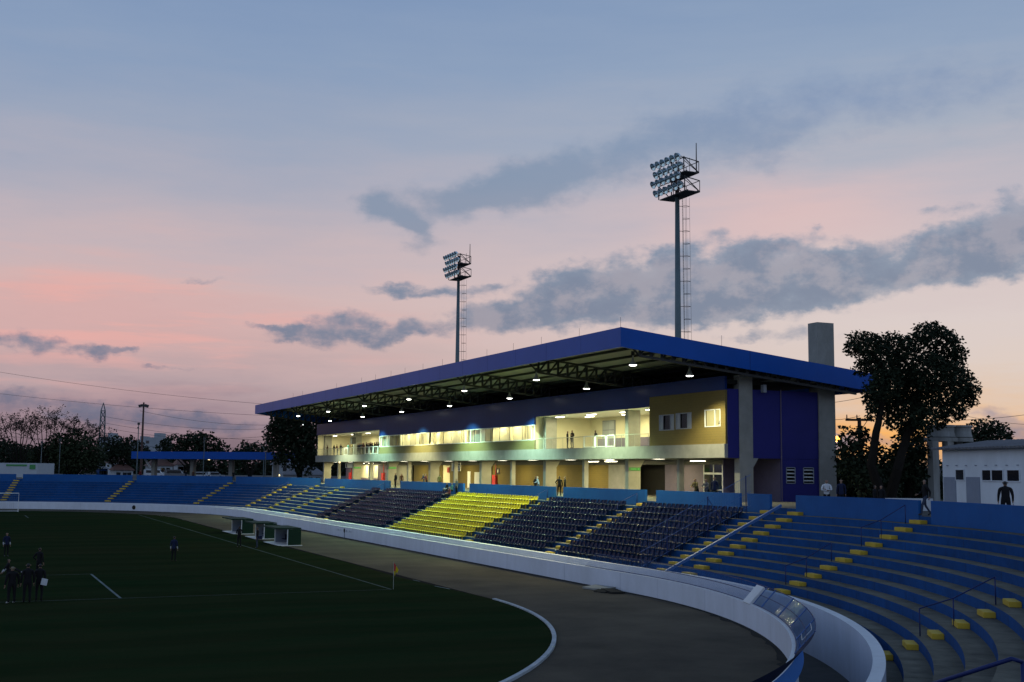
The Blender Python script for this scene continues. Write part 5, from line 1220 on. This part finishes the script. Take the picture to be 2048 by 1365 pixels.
# white low wall under the tree, shed in the dark behind
b = MB(); A, B = atd(1770, 998, 74), atd(1866, 1000, 74); b.obox(((A.x+B.x)/2, (A.y+B.y)/2, 5.1), ((B.x-A.x)/2, (B.y-A.y)/2, 0), (.1, .1, 0), (0, 0, .45)); mk('low_wall', b, 'house_white', kind='thing', label='low white wall behind the parapet under the tree', cat='wall')
b = MB(); c_ = atd(1845, 930, 150); sh = empty('shed', (c_.x, c_.y, 4.7), 'dim grey shed roof far behind the tree trunks', 'shed'); mk('wall', MB().box(c_.x-8, c_.x+8, c_.y-3, c_.y+3, 4.7, 7.2), 'far_wall', sh); mk('roof', MB().prism([(c_.x-8.4, c_.y-3.4), (c_.x+8.4, c_.y-3.4), (c_.x+8.4, c_.y+3.4), (c_.x-8.4, c_.y+3.4)], 7.2, 7.8), 'roof_tile_grey', sh)
# utility pole, street lamp
def upole(px, ptop, dep, lab):
    c_ = atd(px, ptop, dep); o = empty('utility_pole', (c_.x, c_.y, 4.7), lab, 'utility pole')
    mk('pole', MB().tube([(c_.x, c_.y, 4.7), (c_.x, c_.y, c_.z)], [.22, .15], 10), 'wood_pole', o)
    r_ = Vector((.9, -.4, 0)); b = MB().obox((c_.x, c_.y, c_.z-.18), r_*1.15, (.05, .1, 0), (0, 0, .09)).tube([c_+r_*.7+Vector((0, 0, -.2)), (c_.x, c_.y, c_.z-1.2)], .03, 4); mk('cross_arm', b, 'wood_pole', o)
    for k in (-1.05, -.2, 1.0): q = c_+r_*k+Vector((0, 0, -.1)); mk('insulator', MB().tube([q, q+Vector((0, 0, .35))], [.06, .04], 6), 'steel_dark', o)
    return c_
cpole = upole(1718.5, 836, 100, 'wooden utility pole with a cross arm beside the tree')
c_ = atd(1674, 878, 128); sl = empty('street_lamp', (c_.x+1.5, c_.y+1, 4.7), 'street lamp glowing orange right beside the back pylon', 'street lamp')
mk('pole', MB().tube([(c_.x+1.5, c_.y+1, 4.7), (c_.x+1.5, c_.y+1, c_.z-.3), (c_.x+1.1, c_.y+.7, c_.z+.1), (c_.x, c_.y, c_.z+.12)], .06, 6), 'steel_dark', sl)
mk('glowing_head', MB().lathe([(0, .3), (.3, .22), (.46, 0), (.3, -.26), (0, -.32)], c_, 14), 'street_glow', sl)
l = bpy.data.lights.new('lamp_light', 'POINT'); l.energy = 60; l.color = (1, .6, .2); l.shadow_soft_size = .2; lo = bpy.data.objects.new('lamp_light', l); C.objects.link(lo); lo.parent = sl; lo.location = Vector((c_.x, c_.y, c_.z-.3))-sl.location

# ================================================================== FAR END
# canopy stand with blue fascia
A, B = atd(263, 905, 246), atd(552, 912, 236); ca = empty('canopy', ((A.x+B.x)/2, (A.y+B.y)/2, 4.7), 'long flat canopy with a blue fascia on concrete pillars on the far curve', 'canopy')
u2 = Vector((B.x-A.x, B.y-A.y, 0)); LN = u2.length; u2.normalize(); n2 = Vector((-u2.y, u2.x, 0)); n2 = n2 if n2.y > 0 else -n2
zt_, zb_ = atd(300, 903.5, 245).z, atd(300, 918, 245).z
def cpt(a, d, z_): return Vector((A.x, A.y, 0))+u2*a+n2*d+Vector((0, 0, z_))
b = MB().obox(cpt(LN/2, 5, (zt_+zb_)/2), u2*LN/2, n2*5, Vector((0, 0, (zt_-zb_)/2))); mk('blue_roof', b, 'blue_metal', ca)
for px in (288, 368, 446, 534):
    a = LN*(px-263)/(552-263); mk('pillar', MB().obox(cpt(a, 4, (4.7+zb_)/2), u2*.4, n2*.5, Vector((0, 0, (zb_-4.7)/2))), 'concrete', ca)
mk('side_brace', MB().tube([cpt(1.2, 3, zb_), cpt(2.6, 3, zb_-1.8)], .25, 4), 'white_metal', ca)
# white building at the far left
A2, B2 = atd(-60, 940, 243), atd(74, 940, 240); zt2 = atd(40, 926.5, 240).z
wb = empty('white_building', ((A2.x+B2.x)/2, (A2.y+B2.y)/2, 4.7), 'flat white building with a green sign at the left edge', 'building'); u3 = Vector((B2.x-A2.x, B2.y-A2.y, 0)); L3 = u3.length; u3.normalize(); n3 = Vector((-u3.y, u3.x, 0)); n3 = n3 if n3.y > 0 else -n3
def wpt(a, d, z_): return Vector((A2.x, A2.y, 0))+u3*a+n3*d+Vector((0, 0, z_))
mk('wall', MB().obox(wpt(L3/2, 3, (4.6+zt2)/2), u3*L3/2, n3*3, Vector((0, 0, (zt2-4.6)/2))), 'far_pale', wb)
sg = mk('sign', MB().obox(wpt(L3-4.6, -.06, zt2-.45), u3*2.3, n3*.04, Vector((0, 0, .17))).obox(wpt(L3-1.0, -.06, zt2-.75), u3*.62, n3*.04, Vector((0, 0, .45))), 'green_sign', wb)
# two big floodlight poles, lattice pylon, lamp posts
def lamp_post(px, ptop, pbase, dep, kind, lab, r=.11):
    t = atd(px, ptop, dep); zb2 = 4.7; o = empty('lamp_post', (t.x, t.y, zb2), lab, 'lamp post', 'lamp posts at the far end')
    b = MB()
    if kind == 'double':
        b.tube([(t.x, t.y, zb2), (t.x, t.y, t.z-2)], [r, r*.7], 6); b.tube([(t.x, t.y, t.z-4), (t.x, t.y, t.z-1.2), (t.x+.5, t.y, t.z)], [r*.6, r*.5, r*.4], 5); b.tube([(t.x, t.y, t.z-2.2), (t.x-.2, t.y, t.z-1), (t.x-.6, t.y, t.z-.2)], r*.4, 5)
        h = MB().lathe([(0, .25), (.3, .1), (.3, -.15), (0, -.2)], (t.x+.6, t.y, t.z), 8).lathe([(0, .25), (.3, .1), (.3, -.15), (0, -.2)], (t.x-.7, t.y, t.z-.2), 8)
    elif kind == 'flood':
        b.tube([(t.x, t.y, zb2), (t.x, t.y, t.z+.3)], [r*1.3, r*.8], 8); h = MB()
        for g in (-1, 1): h.obox((t.x+g*.62, t.y, t.z-.45), (.42, 0, -.12*g), (0, .3, 0), (.1*g, 0, .28))
        h.obox((t.x, t.y-.4, t.z-.4), (.3, 0, 0), (0, .2, 0), (0, 0, .25))
    elif kind == 'arm':
        b.tube([(t.x+2, t.y, zb2), (t.x+2, t.y, t.z-1.5), (t.x+1.2, t.y, t.z-.4), (t.x, t.y, t.z)], [r, r*.7, r*.5, r*.5], 6); h = MB().obox(t, (.45, 0, .12), (0, .15, 0), (0, 0, .1))
    else:
        b.tube([(t.x, t.y, zb2), (t.x, t.y, t.z)], [r, r*.7], 6); h = MB().lathe([(0, .25), (.26, .2), (.26, -.2), (0, -.25)], t, 8).lathe([(0, .15), (.15, .1), (.15, -.15), (0, -.2)], (t.x-.1, t.y, t.z-.75), 8)
    mk('post', b, 'steel_pole' if kind != 'flood' else 'rust', o); mk('lamp_head', h, 'steel_dark', o)
lamp_post(287.5, 808, 940, 262, 'flood', 'tall brown floodlight pole behind the canopy', .22)
lamp_post(277.5, 848, 960, 236, 'single', 'thin pole with a small lamp in front of the canopy left end', .12)
lamp_post(533, 862, 955, 232, 'double', 'thin two armed lamp post beside the tree at the stand end', .10)
lamp_post(511, 885, 950, 270, 'arm', 'curved arm lamp post behind the canopy right end', .10)
lamp_post(409, 878, 950, 238, 'single', 'thin plain pole in front of the canopy middle', .09)
lamp_post(84, 885, 945, 246, 'single', 'short thin pole beside the white building', .09)
lamp_post(121, 880, 945, 246, 'single', 'short thin pole in front of the dense left tree', .08)
t = atd(207, 806, 330); py_ = empty('lattice_pylon', (t.x, t.y, 4.7), 'steel lattice power pylon behind the bare trees', 'pylon'); b = MB(); wv_ = lambda z_: .55+.028*(t.z-3-z_) if z_ < t.z-2.2 else .55
zz = 4.7; prev = None
while zz < t.z-2.2:
    w_ = wv_(zz); w2 = wv_(min(zz+2.2, t.z-2.2)); z2 = min(zz+2.2, t.z-2.2)
    for (sx, sy) in ((1, 1), (1, -1), (-1, 1), (-1, -1)): b.tube([(t.x+sx*w_, t.y+sy*w_, zz), (t.x+sx*w2, t.y+sy*w2, z2)], .11, 4)
    for sy in (1, -1): b.tube([(t.x-w_, t.y+sy*w_, zz), (t.x+w2, t.y+sy*w2, z2)], .06, 4); b.tube([(t.x+w_, t.y+sy*w_, zz), (t.x-w2, t.y+sy*w2, z2)], .06, 4); b.tube([(t.x-w2, t.y+sy*w2, z2), (t.x+w2, t.y+sy*w2, z2)], .06, 4)
    zz = z2
for (sx, sy) in ((1, 1), (1, -1), (-1, 1), (-1, -1)): b.tube([(t.x+sx*.55, t.y+sy*.55, t.z-2.2), (t.x, t.y, t.z)], .1, 4)
mk('lattice', b, 'steel_pole', py_)
# power lines
def wire(a, c_, da, dc, sag, lab, r=.035):
    P, Q = atd(*a, da), atd(*c_, dc); pts = []
    for k in range(17): u = k/16; p = P.lerp(Q, u); p.z -= sag*4*u*(1-u); pts.append(p)
    mk('power_line', MB().tube(pts, r, 4), 'wire', label=lab, cat='power line', group='power lines in the sky')
wire((-40, 738), (620, 815), 330, 330, 1.2, 'power line highest over the left trees'); wire((-40, 783), (560, 833), 330, 330, .8, 'power line passing the tip of the lattice pylon')
wire((-40, 826), (207, 851), 330, 330, .6, 'power line from the left edge to the pylon'); wire((207, 833), (560, 857), 330, 330, 1.5, 'power line from the pylon head toward the tree'); wire((207, 846), (560, 882), 330, 330, 1.0, 'lower power line from the pylon toward the tree')
wire((207, 855), (560, 870), 330, 330, 2.0, 'sagging power line right of the pylon'); wire((-40, 866), (560, 895), 340, 340, 1.6, 'lowest power line over the blue canopy'); wire((280, 822), (560, 850), 300, 330, 1.2, 'power line right of the tall brown pole')
wire((1660, 806), (1752, 788), 110, 110, .1, 'power line between pylon and tree, upper', .02); wire((1660, 840), (1720, 832), 105, 100, .1, 'power line meeting the wooden pole', .02); wire((1724, 838), (2090, 824), 100, 130, .5, 'power line right of the tree', .022); wire((1880, 818), (2090, 850), 140, 140, .5, 'thin power line crossing low on the right', .02)
# apartment blocks
def block(x0, x1, yt, dep, lab, bits=()):
    A, B = atd(x0, 930, dep), atd(x1, 930, dep); c_ = (A+B)/2; zt3 = atd((x0+x1)/2, yt, dep).z; uu = Vector((B.x-A.x, B.y-A.y, 0)); hl = uu.length/2; uu.normalize(); nn = Vector((-uu.y, uu.x, 0))
    o = empty('apartment_block', (c_.x, c_.y, 4.7), lab, 'building', 'far apartment blocks'); mk('wall', MB().obox((c_.x, c_.y, (4.7+zt3)/2), uu*hl, nn*8, Vector((0, 0, (zt3-4.7)/2))), 'far_wall', o)
    b = MB(); zz = 8
    while zz < zt3-1.5:
        for k in range(int(hl*2/4)): b.obox(Vector((c_.x, c_.y, zz+.8))+uu*(-hl+2+4*k)-nn*8.02*(1 if nn.y > 0 else -1), uu*.7, nn*.05, Vector((0, 0, .6)))
        zz += 3
    if b.v: mk('window', b, 'dark_glass', o)
    mk('roof_block', MB().obox((c_.x+1, c_.y, zt3+1.0), uu*hl*.35, nn*4, Vector((0, 0, 1.0))), 'far_wall', o)
block(295, 331, 876, 520, 'pale apartment block above the left part of the canopy'); block(270, 297, 882, 540, 'lower apartment wing left of the pale block'); block(206, 232, 875, 560, 'apartment block just right of the pylon'); 
# small houses behind the far curve
def house(x0, x1, yt, dep, lab, wall='far_pale', roof='roof_tile_red', h=1.6):
    A, B = atd(x0, 935, dep), atd(x1, 935, dep); c_ = (A+B)/2; zt3 = atd((x0+x1)/2, yt, dep).z; hw_ = (B-A).length/2
    o = empty('house', (c_.x, c_.y, 4.7), lab, 'house', 'houses beyond the far curve'); mk('wall', MB().box(c_.x-hw_, c_.x+hw_, c_.y-4, c_.y+4, 4.6, zt3), wall, o)
    b = MB(); e = .5; b.v = [(c_.x-hw_-e, c_.y-4.5, zt3), (c_.x+hw_+e, c_.y-4.5, zt3), (c_.x+hw_+e, c_.y+4.5, zt3), (c_.x-hw_-e, c_.y+4.5, zt3), (c_.x-hw_*.6, c_.y, zt3+h), (c_.x+hw_*.6, c_.y, zt3+h)]
    b.f = [(0, 1, 5, 4), (2, 3, 4, 5), (1, 2, 5), (3, 0, 4), (0, 3, 2, 1)]; b.m = [0]*5; mk('roof', b, roof, o)
    b = MB()
    for k in (-.5, .15, .6): b.box(c_.x+hw_*k-.45, c_.x+hw_*k+.45, c_.y-4.06, c_.y-4, zt3-1.5, zt3-.5)
    mk('window', b, 'dark_glass', o)
house(158, 182, 946, 300, 'small pale house with red roof left of the canopy', h=1.3); house(215, 250, 926, 340, 'white two storey house with windows behind the far curve'); house(196, 212, 938, 300, 'blue painted small house behind the far parapet', 'blue_riser', 'roof_tile_grey', .6); house(225, 262, 941, 290, 'red roofed low house by the canopy left end', h=1.4)
house(296, 340, 932, 300, 'white house seen under the canopy left part', 'far_pale', 'roof_tile_red'); house(352, 362, 930, 310, 'narrow pale house seen under the canopy'); house(552, 590, 930, 280, 'pale blue house under the tree at the stand end', 'far_wall', 'roof_tile_grey', 1.8); house(575, 640, 950, 262, 'grey roofed shed under the tree at the stand end', 'far_wall', 'roof_tile_grey', 2.0)
# vehicles and small things under the canopy
def van(px, dep, lab, m='house_white', L_=4.6, h=1.9):
    c_ = atd(px, 946, dep); o = empty('parked_van', (c_.x, c_.y, 4.7), lab, 'van', 'vehicles parked beyond the far curve'); ux = Vector((.97, -.25, 0)); uy = Vector((.25, .97, 0)); b = MB(); base = Vector((c_.x, c_.y, 4.7))
    pr = [(-L_/2, .35), (-L_/2, h*.92), (-L_/2+.15, h), (L_/2-1.5, h), (L_/2-.9, h*.58), (L_/2, h*.52), (L_/2, .35)]; i = len(b.v); n_ = len(pr)
    for g in (-.85, .85): b.v += [tuple(base+ux*a+uy*g+Vector((0, 0, z_))) for a, z_ in pr]
    b.f += [tuple(range(n_)), tuple(reversed(range(n_, 2*n_)))]+[(k, (k+1) % n_, n_+(k+1) % n_, n_+k) for k in range(n_)]; b.m += [0]*(n_+2); mk('body', b, m, o)
    mk('window', MB().obox(base+ux*(-.3)-uy*.86+Vector((0, 0, h*.75)), ux*L_*.32, uy*.02, Vector((0, 0, h*.15))), 'dark_glass', o)
    for k in (-.3, .3):
        mk('wheel', MB().lathe([(0, .1), (.33, .1), (.33, -.1), (0, -.1)], base+ux*L_*k-uy*.85+Vector((0, 0, .33)), 12, axis=uy), 'steel_dark', o)
van(310, 262, 'white van parked under the canopy left part'); van(352, 255, 'pale van parked beside the white van', 'far_pale'); van(402, 262, 'low white car parked behind the canopy middle', 'house_white', 4.2, 1.45); van(430, 266, 'grey car parked behind the canopy right part', 'far_wall', 4.2, 1.45)
for i, (px, tp, lb) in enumerate(((280, 'cloth_red', 'person in red beside the left canopy pillar'), (372, 'cloth_black', 'person in black beside the second canopy pillar'), (386, 'cloth_brown', 'person in brown under the canopy middle'), (418, 'cloth_white', 'person in white under the canopy middle'), (467, 'cloth_black', 'person in black standing in the far curve gap'))):
    v = atd(px, 950, 236 if px != 467 else 229); person((v.x, v.y, 4.7), TOCAM, 'stand', tp, 'cloth_black', lb, 'people at the far end')
# small distant lights
for (px, py, dep, m, lb, r) in ((257, 899, 300, 'dot_white', 'small white light left of the canopy', .32), (418, 918, 250, 'dot_glow', 'yellow lamp under the canopy fascia', .3), (117, 912, 268, 'dot_glow', 'tiny yellow light among the left trees', .14), (131, 895, 268, 'dot_white', 'tiny white light among the left trees', .12), (606, 850, 225, 'dot_white', 'tiny light glinting through the tree at the stand end', .09), (558, 951, 245, 'dot_glow', 'tiny yellow light under the tree at the stand end', .22), (679, 925, 150, 'dot_glow', 'small warm bulb below the far end of the slab', .11)):
    c_ = atd(px, py, dep); mk('distant_lamp', MB().lathe([(0, r), (r*.8, r*.6), (r, 0), (r*.8, -r*.6), (0, -r)], c_, 8), m, label=lb, cat='lamp', group='small distant lights')
